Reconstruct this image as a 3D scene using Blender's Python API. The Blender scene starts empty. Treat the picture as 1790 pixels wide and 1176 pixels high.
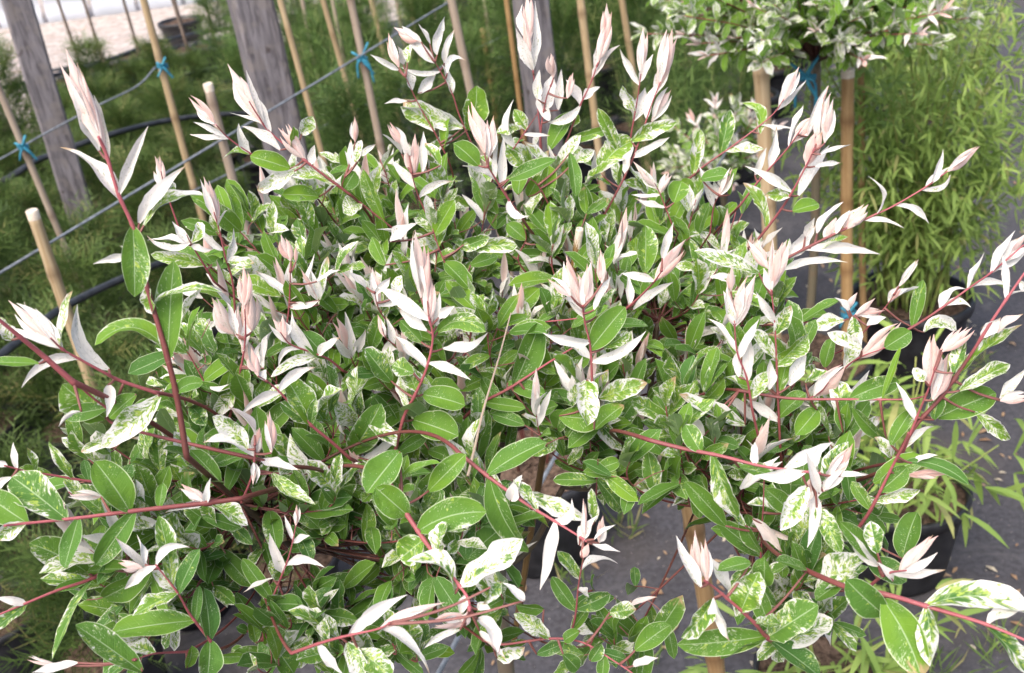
import bpy, math, random
import numpy as np
from mathutils import Vector

# ------------------------------------------------------------------ camera, sky, sun, exposure
sc = bpy.context.scene
COL = sc.collection
FPX, CX, CY = 1800.0, 895.0, 588.0          # focal length and centre in photograph pixels
PITCH, ROLL, CAMZ = math.radians(29), math.radians(7.0), 1.55
_f = np.array([0, math.cos(PITCH), -math.sin(PITCH)])
_r0 = np.array([1.0, 0, 0]); _u0 = np.array([0, math.sin(PITCH), math.cos(PITCH)])
RIGHT = math.cos(ROLL) * _r0 - math.sin(ROLL) * _u0
UP = math.sin(ROLL) * _r0 + math.cos(ROLL) * _u0
FWD = _f
EYE = np.array([0, 0, CAMZ])
cam = bpy.data.cameras.new('camera')
cam.sensor_width = 36.0; cam.sensor_fit = 'HORIZONTAL'
cam.lens = FPX / 1790.0 * 36.0
cam.clip_start = 0.02; cam.clip_end = 400
cam.dof.use_dof = True; cam.dof.focus_distance = 0.74; cam.dof.aperture_fstop = 13.0
camo = bpy.data.objects.new('camera', cam); COL.objects.link(camo)
import mathutils
m = mathutils.Matrix(((RIGHT[0], UP[0], -FWD[0], EYE[0]), (RIGHT[1], UP[1], -FWD[1], EYE[1]), (RIGHT[2], UP[2], -FWD[2], EYE[2]), (0, 0, 0, 1)))
camo.matrix_world = m
sc.camera = camo

SUN_EL, SUN_ROT = math.radians(58), math.radians(215)
world = bpy.data.worlds.new('World'); sc.world = world; world.use_nodes = True
wn = world.node_tree.nodes; wl = world.node_tree.links
bg = wn['Background']
sky = wn.new('ShaderNodeTexSky'); sky.sky_type = 'NISHITA'; sky.sun_disc = False
sky.sun_elevation = SUN_EL; sky.sun_rotation = SUN_ROT
sky.air_density = 1.0; sky.dust_density = 6.0; sky.ozone_density = 1.0
wl.new(sky.outputs[0], bg.inputs[0]); bg.inputs[1].default_value = 0.15
sun = bpy.data.lights.new('sun', 'SUN'); sun.energy = 1.2; sun.angle = math.radians(60); sun.color = (1.0, 0.975, 0.94)
suno = bpy.data.objects.new('sun', sun); COL.objects.link(suno)
# direction the light comes from: same azimuth as the sky texture's sun
sd = Vector((math.sin(SUN_ROT) * math.cos(SUN_EL), math.cos(SUN_ROT) * math.cos(SUN_EL), math.sin(SUN_EL)))
suno.rotation_euler = sd.to_track_quat('Z', 'Y').to_euler(); suno.location = (0, 0, 8)
sc.view_settings.view_transform = 'Standard'; sc.view_settings.look = 'None'
sc.view_settings.gamma = 1.0; sc.view_settings.use_curve_mapping = False
sc.view_settings.exposure = 1.08
sc.render.engine = 'CYCLES'; sc.cycles.use_denoising = True; sc.cycles.adaptive_threshold = .02
sc.cycles.max_bounces = 5; sc.cycles.diffuse_bounces = 4; sc.cycles.transmission_bounces = 4; sc.cycles.glossy_bounces = 2

rng = np.random.default_rng(7)
random.seed(7)

# ------------------------------------------------------------------ geometry helpers
def nrm(v):
    v = np.asarray(v, float)
    return v / (np.linalg.norm(v) + 1e-12)
def ray(x, y):
    return FWD + RIGHT * ((x - CX) / FPX) + UP * ((CY - y) / FPX)
def P(x, y, d):
    return EYE + ray(x, y) * d
def G(x, y, z=0.0):
    r = ray(x, y); return EYE + r * ((z - CAMZ) / r[2])
def pix(p):
    q = np.asarray(p) - EYE; d = q @ FWD
    return CX + FPX * (q @ RIGHT) / d, CY - FPX * (q @ UP) / d, d

class MB:
    """collects quads, builds one mesh object"""
    def __init__(s): s.V = []; s.F = []; s.U = []; s.T = []; s.n = 0
    def add(s, v, f, uv=None, tint=None):
        v = np.asarray(v, float).reshape(-1, 3); f = np.asarray(f, int).reshape(-1, 4)
        s.V.append(v); s.F.append(f + s.n)
        s.U.append(np.zeros((len(v), 2)) if uv is None else np.asarray(uv, float))
        t = np.zeros((len(v), 4)) if tint is None else np.broadcast_to(np.asarray(tint, float), (len(v), 4))
        s.T.append(t); s.n += len(v)
    def mesh(s, name, mat, smooth=True, origin=(0, 0, 0)):
        V = np.concatenate(s.V) - np.asarray(origin); F = np.concatenate(s.F); U = np.concatenate(s.U); T = np.concatenate(s.T)
        me = bpy.data.meshes.new(name)
        me.vertices.add(len(V)); me.vertices.foreach_set('co', V.ravel())
        nf = len(F); me.loops.add(nf * 4); me.polygons.add(nf)
        me.loops.foreach_set('vertex_index', F.ravel().astype(np.int32))
        me.polygons.foreach_set('loop_start', np.arange(0, nf * 4, 4, dtype=np.int32))
        me.update(calc_edges=True)
        uvl = me.uv_layers.new(name='UVMap'); uvl.data.foreach_set('uv', U[F.ravel()].ravel())
        ca = me.color_attributes.new('tint', 'FLOAT_COLOR', 'POINT'); ca.data.foreach_set('color', T.ravel())
        me.polygons.foreach_set('use_smooth', np.full(nf, smooth))
        me.materials.append(mat); me.validate()
        return me
    def build(s, name, mat, parent=None, smooth=True, loc=None):
        """loc: world position of the parent root, so that child coordinates are relative to it"""
        o = bpy.data.objects.new(name, s.mesh(name, mat, smooth, (0, 0, 0) if loc is None else loc)); COL.objects.link(o)
        if parent is not None: o.parent = parent
        return o

def grid_faces(nu, nv):
    i = np.arange(nu - 1)[:, None] * nv + np.arange(nv - 1)[None, :]
    return np.stack([i, i + 1, i + nv + 1, i + nv], -1).reshape(-1, 4)
_GF = {}
def gf(nu, nv):
    if (nu, nv) not in _GF: _GF[(nu, nv)] = grid_faces(nu, nv)
    return _GF[(nu, nv)]

def smooth_path(pts, n):
    """Catmull-Rom through pts, n samples, even in chord length"""
    p = np.asarray(pts, float)
    if len(p) == 2: return p[0] + (p[1] - p[0]) * np.linspace(0, 1, n)[:, None]
    q = np.vstack([2 * p[0] - p[1], p, 2 * p[-1] - p[-2]])
    seg = np.linalg.norm(np.diff(p, axis=0), axis=1); cum = np.concatenate([[0], np.cumsum(seg)]) / seg.sum()
    out = []
    for t in np.linspace(0, 1, n):
        k = min(max(np.searchsorted(cum, t, 'right') - 1, 0), len(p) - 2)
        u = (t - cum[k]) / (cum[k + 1] - cum[k] + 1e-12)
        a, b, c, d = q[k], q[k + 1], q[k + 2], q[k + 3]
        out.append(.5 * ((2 * b) + (c - a) * u + (2 * a - 5 * b + 4 * c - d) * u * u + (3 * b - a - 3 * c + d) * u ** 3))
    return np.array(out)

def tube(mb, pts, rad, k=8, tint=None, cap=True):
    pts = np.asarray(pts, float); n = len(pts); rad = np.broadcast_to(np.asarray(rad, float), (n,)).copy()
    if cap:
        pts = np.vstack([pts[:1], pts, pts[-1:]]); rad = np.concatenate([[1e-5], rad, [1e-5]])
        if tint is not None and np.ndim(tint) == 2: tint = np.vstack([tint[:1], tint, tint[-1:]])
        n += 2
    t = np.gradient(pts, axis=0); t /= np.linalg.norm(t, axis=1)[:, None] + 1e-12
    if cap: t[0] = t[1]; t[-1] = t[-2]
    ref = np.array([0, 0, 1.0]) if abs(t[n // 2][2]) < .8 else np.array([1.0, 0, 0])
    a = np.cross(t, ref); a /= np.linalg.norm(a, axis=1)[:, None] + 1e-12; b = np.cross(t, a)
    th = np.linspace(0, 2 * np.pi, k + 1)
    V = pts[:, None] + rad[:, None, None] * (np.cos(th)[None, :, None] * a[:, None] + np.sin(th)[None, :, None] * b[:, None])
    L = np.concatenate([[0], np.cumsum(np.linalg.norm(np.diff(pts, axis=0), axis=1))])
    uv = np.stack(np.broadcast_arrays(L[:, None], (th / (2 * np.pi))[None, :]), -1).reshape(-1, 2)
    tt = None
    if tint is not None:
        tint = np.asarray(tint, float)
        tt = np.repeat(tint, k + 1, axis=0) if tint.ndim == 2 else tint
    mb.add(V.reshape(-1, 3), gf(n, k + 1), uv, tt)

def empty(name, loc, label=None, cat=None, group=None):
    o = bpy.data.objects.new(name, None); COL.objects.link(o); o.location = tuple(loc); o.empty_display_size = .05
    tag(o, label, cat, group); return o
def tag(o, label=None, cat=None, group=None, kind=None):
    if label: o['label'] = label
    if cat: o['category'] = cat
    if group: o['group'] = group
    if kind: o['kind'] = kind
    return o

# ------------------------------------------------------------------ materials
class NT:
    def __init__(s, name):
        s.m = bpy.data.materials.new(name); s.m.use_nodes = True
        s.t = s.m.node_tree; s.t.nodes.clear(); s.out = s.n('ShaderNodeOutputMaterial')
    def n(s, typ, **kw):
        o = s.t.nodes.new(typ)
        for k, v in kw.items(): setattr(o, k, v)
        return o
    def put(s, sock, v):
        if isinstance(v, bpy.types.NodeSocket): s.t.links.new(v, sock)
        elif v is not None: sock.default_value = v
    def math(s, op, a, b=None, c=None, clamp=False):
        o = s.n('ShaderNodeMath', operation=op, use_clamp=clamp)
        s.put(o.inputs[0], a); s.put(o.inputs[1], b); s.put(o.inputs[2], c); return o.outputs[0]
    def mix(s, f, a, b):
        o = s.n('ShaderNodeMix', data_type='RGBA'); s.put(o.inputs[0], f)
        s.put(o.inputs[6], a if isinstance(a, bpy.types.NodeSocket) else (*a, 1)); s.put(o.inputs[7], b if isinstance(b, bpy.types.NodeSocket) else (*b, 1))
        return o.outputs[2]
    def step(s, x, lo, hi):
        o = s.n('ShaderNodeMapRange', interpolation_type='SMOOTHSTEP'); s.put(o.inputs[0], x)
        s.put(o.inputs[1], lo); s.put(o.inputs[2], hi); return o.outputs[0]
    def noise(s, vec, scale, detail=2, rough=.5, dist=0.0):
        o = s.n('ShaderNodeTexNoise'); s.put(o.inputs['Vector'], vec); s.put(o.inputs['Scale'], scale)
        o.inputs['Detail'].default_value = detail; o.inputs['Roughness'].default_value = rough; o.inputs['Distortion'].default_value = dist
        return o.outputs[0]
    def xyz(s, x, y, z):
        o = s.n('ShaderNodeCombineXYZ'); s.put(o.inputs[0], x); s.put(o.inputs[1], y); s.put(o.inputs[2], z); return o.outputs[0]
    def bump(s, h, strength, dist):
        o = s.n('ShaderNodeBump'); s.put(o.inputs['Height'], h); o.inputs['Strength'].default_value = strength; o.inputs['Distance'].default_value = dist
        return o.outputs[0]
    def bsdf(s, col, rough=.6, spec=.3, normal=None):
        o = s.n('ShaderNodeBsdfPrincipled'); s.put(o.inputs['Base Color'], col if isinstance(col, bpy.types.NodeSocket) else (*col, 1))
        s.put(o.inputs['Roughness'], rough); o.inputs['Specular IOR Level'].default_value = spec
        if normal is not None: s.put(o.inputs['Normal'], normal)
        return o.outputs[0]
    def done(s, sh): s.t.links.new(sh, s.out.inputs[0]); return s.m
    def tint(s):
        a = s.n('ShaderNodeAttribute', attribute_name='tint')
        c = s.n('ShaderNodeSeparateColor'); s.t.links.new(a.outputs['Color'], c.inputs[0])
        return c.outputs[0], c.outputs[1], c.outputs[2], a.outputs['Alpha']
    def uv(s):
        u = s.n('ShaderNodeUVMap', uv_map='UVMap'); x = s.n('ShaderNodeSeparateXYZ'); s.t.links.new(u.outputs[0], x.inputs[0])
        return x.outputs[0], x.outputs[1]
    def obj(s): return s.n('ShaderNodeTexCoord').outputs['Object']
    def pos(s): return s.n('ShaderNodeNewGeometry').outputs['Position']

def mat_willow_leaf():
    k = NT('willow_leaf'); u, v = k.uv(); var, pink, seed, dry = k.tint()
    a = k.math('ABSOLUTE', k.math('MULTIPLY_ADD', v, 2.0, -1.0))           # 0 midrib .. 1 margin
    us = k.math('SUBTRACT', u, k.math('MULTIPLY', a, .16))                  # veins lean forward
    side = k.math('GREATER_THAN', v, .5)
    z = k.math('MULTIPLY_ADD', seed, 61.0, k.math('MULTIPLY', side, 3.7))
    fs = k.math('MULTIPLY_ADD', k.math('FRACT', k.math('MULTIPLY', seed, 13.7)), .9, .55)
    n1 = k.noise(k.xyz(k.math('MULTIPLY', us, 16.0), k.math('MULTIPLY', a, 2.5), z), fs, 3.0, .68, .5)
    n2 = k.noise(k.xyz(k.math('MULTIPLY', us, 12.0), k.math('MULTIPLY', a, 2.2), k.math('ADD', z, 17.0)), 1.0, 2.0, .6, .35)
    n3 = k.noise(k.xyz(k.math('MULTIPLY', u, 2.2), k.math('MULTIPLY', v, 1.4), k.math('ADD', z, 31.0)), 1.0, 1.0)
    edge = k.math('POWER', a, 2.2)
    tipw = k.math('POWER', u, 4.0)
    w = k.math('ADD', n1, k.math('MULTIPLY', edge, .17))
    w = k.math('ADD', w, k.math('MULTIPLY', tipw, .06))
    w = k.math('ADD', w, k.math('MULTIPLY', k.math('SUBTRACT', n3, .5), .55))
    w = k.math('ADD', w, k.math('MULTIPLY_ADD', var, .86, -.38))
    white = k.step(w, .61, .71); cream = k.step(w, .51, .62)
    lime = k.step(k.math('ADD', k.math('ADD', n2, k.math('MULTIPLY_ADD', var, .60, -.30)), k.math('MULTIPLY', k.math('SUBTRACT', n3, .5), .5)), .52, .60)
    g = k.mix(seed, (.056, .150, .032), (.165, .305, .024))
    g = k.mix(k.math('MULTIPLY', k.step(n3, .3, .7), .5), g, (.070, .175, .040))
    g = k.mix(lime, g, (.33, .44, .075))
    g = k.mix(k.math('MULTIPLY', cream, .38), g, (.38, .49, .20))
    # veins
    lat = k.math('SINE', k.math('MULTIPLY', k.math('SUBTRACT', u, k.math('MULTIPLY', a, .14)), 62.0))
    latm = k.math('MULTIPLY', k.step(lat, .86, 1.0), k.math('SUBTRACT', 1.0, edge))
    g = k.mix(k.math('MULTIPLY', latm, .13), g, (.24, .36, .12))
    mid = k.math('SUBTRACT', 1.0, k.step(a, .018, .062))
    g = k.mix(k.math('MULTIPLY', mid, .62), g, (.42, .54, .30))
    rim = k.step(a, .925, .965)
    g = k.mix(k.math('MULTIPLY', rim, .62), g, (.62, .68, .46))
    pk = k.math('MULTIPLY', pink, k.math('SUBTRACT', 1.0, k.math('MULTIPLY', edge, .55)))
    wh = k.mix(pk, (.735, .72, .69), (.73, .44, .39))
    wh = k.mix(k.math('MULTIPLY', k.math('MULTIPLY', k.math('POWER', u, 2.0), pink), .35), wh, (.72, .44, .38))
    wh = k.mix(k.math('MULTIPLY', k.math('MULTIPLY', mid, .30), k.math('SUBTRACT', 1.0, pink)), wh, (.52, .50, .46))
    wh = k.mix(k.math('MULTIPLY', latm, .16), wh, (.47, .46, .42))
    # white tissue often keeps a cream-green tone next to the green
    wh = k.mix(k.math('MULTIPLY', k.math('SUBTRACT', 1.0, k.step(w, .66, .80)), .35), wh, (.50, .55, .36))
    sp = k.noise(k.xyz(k.math('MULTIPLY', us, 26.0), k.math('MULTIPLY', a, 6.0), k.math('ADD', z, 5.0)), 1.0, 1.0, .4)
    spm = k.math('MULTIPLY', k.step(k.math('ADD', sp, k.math('MULTIPLY', seed, .10)), .735, .775), k.math('SUBTRACT', .8, k.math('MULTIPLY', pink, .45)))
    wh = k.mix(spm, wh, (.27, .31, .17))
    fk = k.noise(k.xyz(k.math('MULTIPLY', us, 42.0), k.math('MULTIPLY', a, 7.0), k.math('ADD', z, 9.0)), 1.0, 2.0, .6)
    fl = k.step(k.math('ADD', fk, k.math('MULTIPLY', k.math('SUBTRACT', n3, .5), .45)), .655, .71)
    g = k.mix(k.math('MULTIPLY', fl, .60), g, (.52, .60, .36))
    c = k.mix(white, g, wh)
    n4 = k.noise(k.xyz(k.math('MULTIPLY', u, 7.0), k.math('MULTIPLY', v, 6.0), z), 1.0, 2.0)
    burn = k.math('MULTIPLY', dry, k.step(k.math('ADD', k.math('MULTIPLY', n4, .5), u), 1.06, 1.26))
    c = k.mix(burn, c, (.42, .29, .17))
    back = k.n('ShaderNodeNewGeometry').outputs['Backfacing']
    c = k.mix(k.math('MULTIPLY', back, k.math('SUBTRACT', .46, k.math('MULTIPLY', white, .40))), c, (.27, .34, .24))
    h = k.math('ADD', k.math('MULTIPLY', mid, -.8), k.math('ADD', k.math('MULTIPLY', latm, -.35), k.math('MULTIPLY', n2, .5)))
    nb = k.bump(k.math('ADD', h, k.math('MULTIPLY', n4, 1.2)), .40, .0016)
    sh = k.bsdf(c, k.math('MULTIPLY_ADD', n1, .25, .48), .16, nb)
    tr = k.n('ShaderNodeBsdfTranslucent'); k.put(tr.inputs[0], k.mix(.35, c, (.50, .62, .12))); 
    trc = k.mix(white, k.mix(.5, c, (.30, .42, .05)), c); k.put(tr.inputs[0], trc)
    mx = k.n('ShaderNodeMixShader'); mx.inputs[0].default_value = .25
    k.t.links.new(sh, mx.inputs[1]); k.t.links.new(tr.outputs[0], mx.inputs[2])
    return k.done(mx.outputs[0])

def mat_stem():
    k = NT('willow_stem'); age, gsh, seed, _ = k.tint(); u, v = k.uv()
    n = k.noise(k.pos(), 260.0, 3.0); n2 = k.noise(k.pos(), 45.0, 2.0)
    c = k.mix(k.step(age, 0.0, .42), (.34, .090, .105), (.135, .038, .033))
    c = k.mix(k.step(age, .35, .72), c, (.080, .034, .026))
    c = k.mix(k.step(age, .68, 1.0), c, (.085, .068, .042))
    c = k.mix(k.math('MULTIPLY', gsh, .8), c, (.25, .22, .15))
    c = k.mix(k.math('MULTIPLY', k.step(n2, .5, .75), .25), c, (.20, .09, .06))
    c = k.mix(k.math('MULTIPLY', k.step(n, .64, .74), .3), c, (.36, .24, .18))
    return k.done(k.bsdf(c, .48, .35, k.bump(n, .25, .0006)))

def mat_simple(name, c1, c2, scale=40, rough=.7, spec=.25, bump=.2, bdist=.002, detail=3, lo=.35, hi=.65, objspace=False):
    k = NT(name); n = k.noise(k.obj() if objspace else k.pos(), scale, detail, .6)
    c = k.mix(k.step(n, lo, hi), c1, c2)
    return k.done(k.bsdf(c, rough, spec, k.bump(n, bump, bdist) if bump else None))

def mat_bamboo(name, c1, c2, node):
    k = NT(name); u, v = k.uv(); age, _, seed, _2 = k.tint()
    n = k.noise(k.xyz(k.math('MULTIPLY', u, 9.0), k.math('MULTIPLY', v, 14.0), k.math('MULTIPLY', seed, 50.0)), 1.0, 3.0, .6)
    n2 = k.noise(k.xyz(k.math('MULTIPLY', u, 60.0), k.math('MULTIPLY', v, 6.0), seed), 1.0, 3.0)
    c = k.mix(k.step(n, .3, .7), c1, c2)
    c = k.mix(k.math('MULTIPLY', age, .75), c, node)
    c = k.mix(k.math('MULTIPLY', k.step(n2, .62, .75), .4), c, node)
    return k.done(k.bsdf(c, .45, .35, k.bump(n, .2, .001)))

def mat_foliage(name, c1, c2, c3, rough=.55, trans=.25):
    k = NT(name); a, b, seed, _ = k.tint()
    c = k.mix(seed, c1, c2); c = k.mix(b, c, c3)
    sh = k.bsdf(c, rough, .25); tr = k.n('ShaderNodeBsdfTranslucent'); k.put(tr.inputs[0], c)
    mx = k.n('ShaderNodeMixShader'); mx.inputs[0].default_value = trans
    k.t.links.new(sh, mx.inputs[1]); k.t.links.new(tr.outputs[0], mx.inputs[2])
    return k.done(mx.outputs[0])

def mat_ground():
    k = NT('weed_mat'); p = k.pos()
    x = k.n('ShaderNodeSeparateXYZ'); k.t.links.new(p, x.inputs[0])
    big = k.noise(p, 1.6, 4.0, .6); mid = k.noise(p, 9.0, 4.0, .65); fine = k.noise(p, 75.0, 3.0, .6); speck = k.noise(p, 130.0, 2.0)
    wv = k.math('MULTIPLY', k.math('SINE', k.math('MULTIPLY', x.outputs[0], 1400.0)), k.math('SINE', k.math('MULTIPLY', x.outputs[1], 1400.0)))
    c = k.mix(k.step(fine, .3, .7), (.040, .039, .045), (.072, .070, .079))
    c = k.mix(k.math('MULTIPLY', k.step(mid, .48, .70), .6), c, (.034, .031, .033))
    c = k.mix(k.math('MULTIPLY', k.step(big, .5, .7), .55), c, (.075, .062, .053))
    stn = k.noise(p, 3.7, 5.0, .7, .8)
    c = k.mix(k.math('MULTIPLY', k.step(stn, .54, .66), .45), c, (.125, .118, .118))
    c = k.mix(k.math('MULTIPLY', k.step(speck, .68, .76), .8), c, (.36, .33, .29))
    h = k.math('ADD', k.math('MULTIPLY', wv, .2), fine)
    return k.done(k.bsdf(c, .75, .3, k.bump(h, .3, .003)))

def mat_gravel():
    k = NT('pale_gravel'); p = k.pos()
    vo = k.n('ShaderNodeTexVoronoi'); k.put(vo.inputs['Vector'], p); vo.inputs['Scale'].default_value = 26.0
    big = k.noise(p, 1.1, 4.0, .6); mid = k.noise(p, 6.0, 3.0)
    s = k.n('ShaderNodeSeparateColor'); k.t.links.new(vo.outputs['Color'], s.inputs[0])
    c = k.mix(s.outputs[0], (.27, .235, .215), (.47, .42, .39))
    c = k.mix(k.math('MULTIPLY', k.step(mid, .5, .72), .5), c, (.40, .30, .25))
    c = k.mix(k.math('MULTIPLY', k.step(big, .55, .7), .35), c, (.34, .31, .28))
    return k.done(k.bsdf(c, .9, .15, k.bump(vo.outputs['Distance'], .5, .01)))

def mat_timber():
    k = NT('weathered_timber'); p = k.obj(); mp = k.n('ShaderNodeMapping'); k.t.links.new(p, mp.inputs[0]); mp.inputs['Scale'].default_value = (70, 70, 9)
    n = k.noise(mp.outputs[0], 1.0, 5.0, .65, .6); b = k.noise(p, 24.0, 4.0)
    c = k.mix(k.step(n, .3, .7), (.080, .072, .078), (.235, .217, .231))
    c = k.mix(k.math('MULTIPLY', k.step(b, .5, .66), .65), c, (.21, .185, .175))
    c = k.mix(k.step(k.noise(p, 13.0, 2.0), .63, .70), c, (.065, .050, .047))
    return k.done(k.bsdf(c, .85, .2, k.bump(n, .6, .004)))

M = {}
M['leaf'] = mat_willow_leaf(); M['stem'] = mat_stem()
M['bamboo'] = mat_bamboo('bamboo_cane', (.33, .235, .130), (.45, .345, .215), (.17, .11, .06))
M['bamboo_orange'] = mat_bamboo('aged_bamboo_cane', (.31, .185, .080), (.41, .265, .125), (.14, .07, .03))
M['bamboo_grey'] = mat_bamboo('greyed_bamboo_cane', (.29, .225, .170), (.39, .315, .250), (.16, .11, .08))
M['bamboo_dark'] = mat_bamboo('dark_bamboo_cane', (.15, .085, .025), (.22, .13, .045), (.07, .04, .02))
M['pith'] = mat_simple('cut_cane_end', (.55, .46, .36), (.70, .62, .52), 300, .8)
M['ground'] = mat_ground(); M['gravel'] = mat_gravel(); M['timber'] = mat_timber()
M['pot'] = mat_simple('black_pot_plastic', (.012, .012, .014), (.026, .026, .029), 30, .45, .4, .1)
M['soil'] = mat_simple('potting_soil', (.045, .030, .022), (.14, .095, .07), 90, .95, .1, .8, .006)
M['hose'] = mat_simple('black_hose', (.016, .018, .022), (.045, .048, .055), 25, .5, .4, .05)
M['wire'] = mat_simple('galvanised_wire', (.11, .125, .14), (.20, .22, .245), 60, .45, .5, .1)
M['tie'] = mat_simple('blue_tie', (.02, .17, .27), (.05, .27, .38), 50, .5, .4, .1)
M['conifer'] = mat_foliage('conifer_green', (.028, .055, .016), (.135, .210, .052), (.26, .24, .09))
M['broom'] = mat_foliage('broom_green', (.038, .082, .022), (.160, .255, .066), (.32, .33, .13))
M['bambooleaf'] = mat_foliage('bamboo_leaf', (.20, .310, .070), (.320, .440, .110), (.42, .40, .16), trans=.35)
M['bark'] = mat_simple('sapling_bark', (.16, .115, .085), (.30, .24, .20), 60, .8, .2, .3)
M['sapleaf'] = mat_foliage('sapling_leaf', (.11, .16, .04), (.20, .26, .07), (.34, .20, .09))
M['culm'] = mat_simple('bamboo_culm', (.16, .24, .05), (.30, .32, .10), 25, .5)
M['dryleaf'] = mat_foliage('dry_leaf', (.30, .18, .10), (.44, .31, .19), (.55, .48, .36))
M['white'] = mat_simple('white_sheeting', (.42, .45, .50), (.56, .58, .63), 1.5, .6, .3, 0)
M['grasstuft'] = mat_foliage('weed_green', (.10, .17, .04), (.17, .25, .06), (.3, .28, .12))

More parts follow.
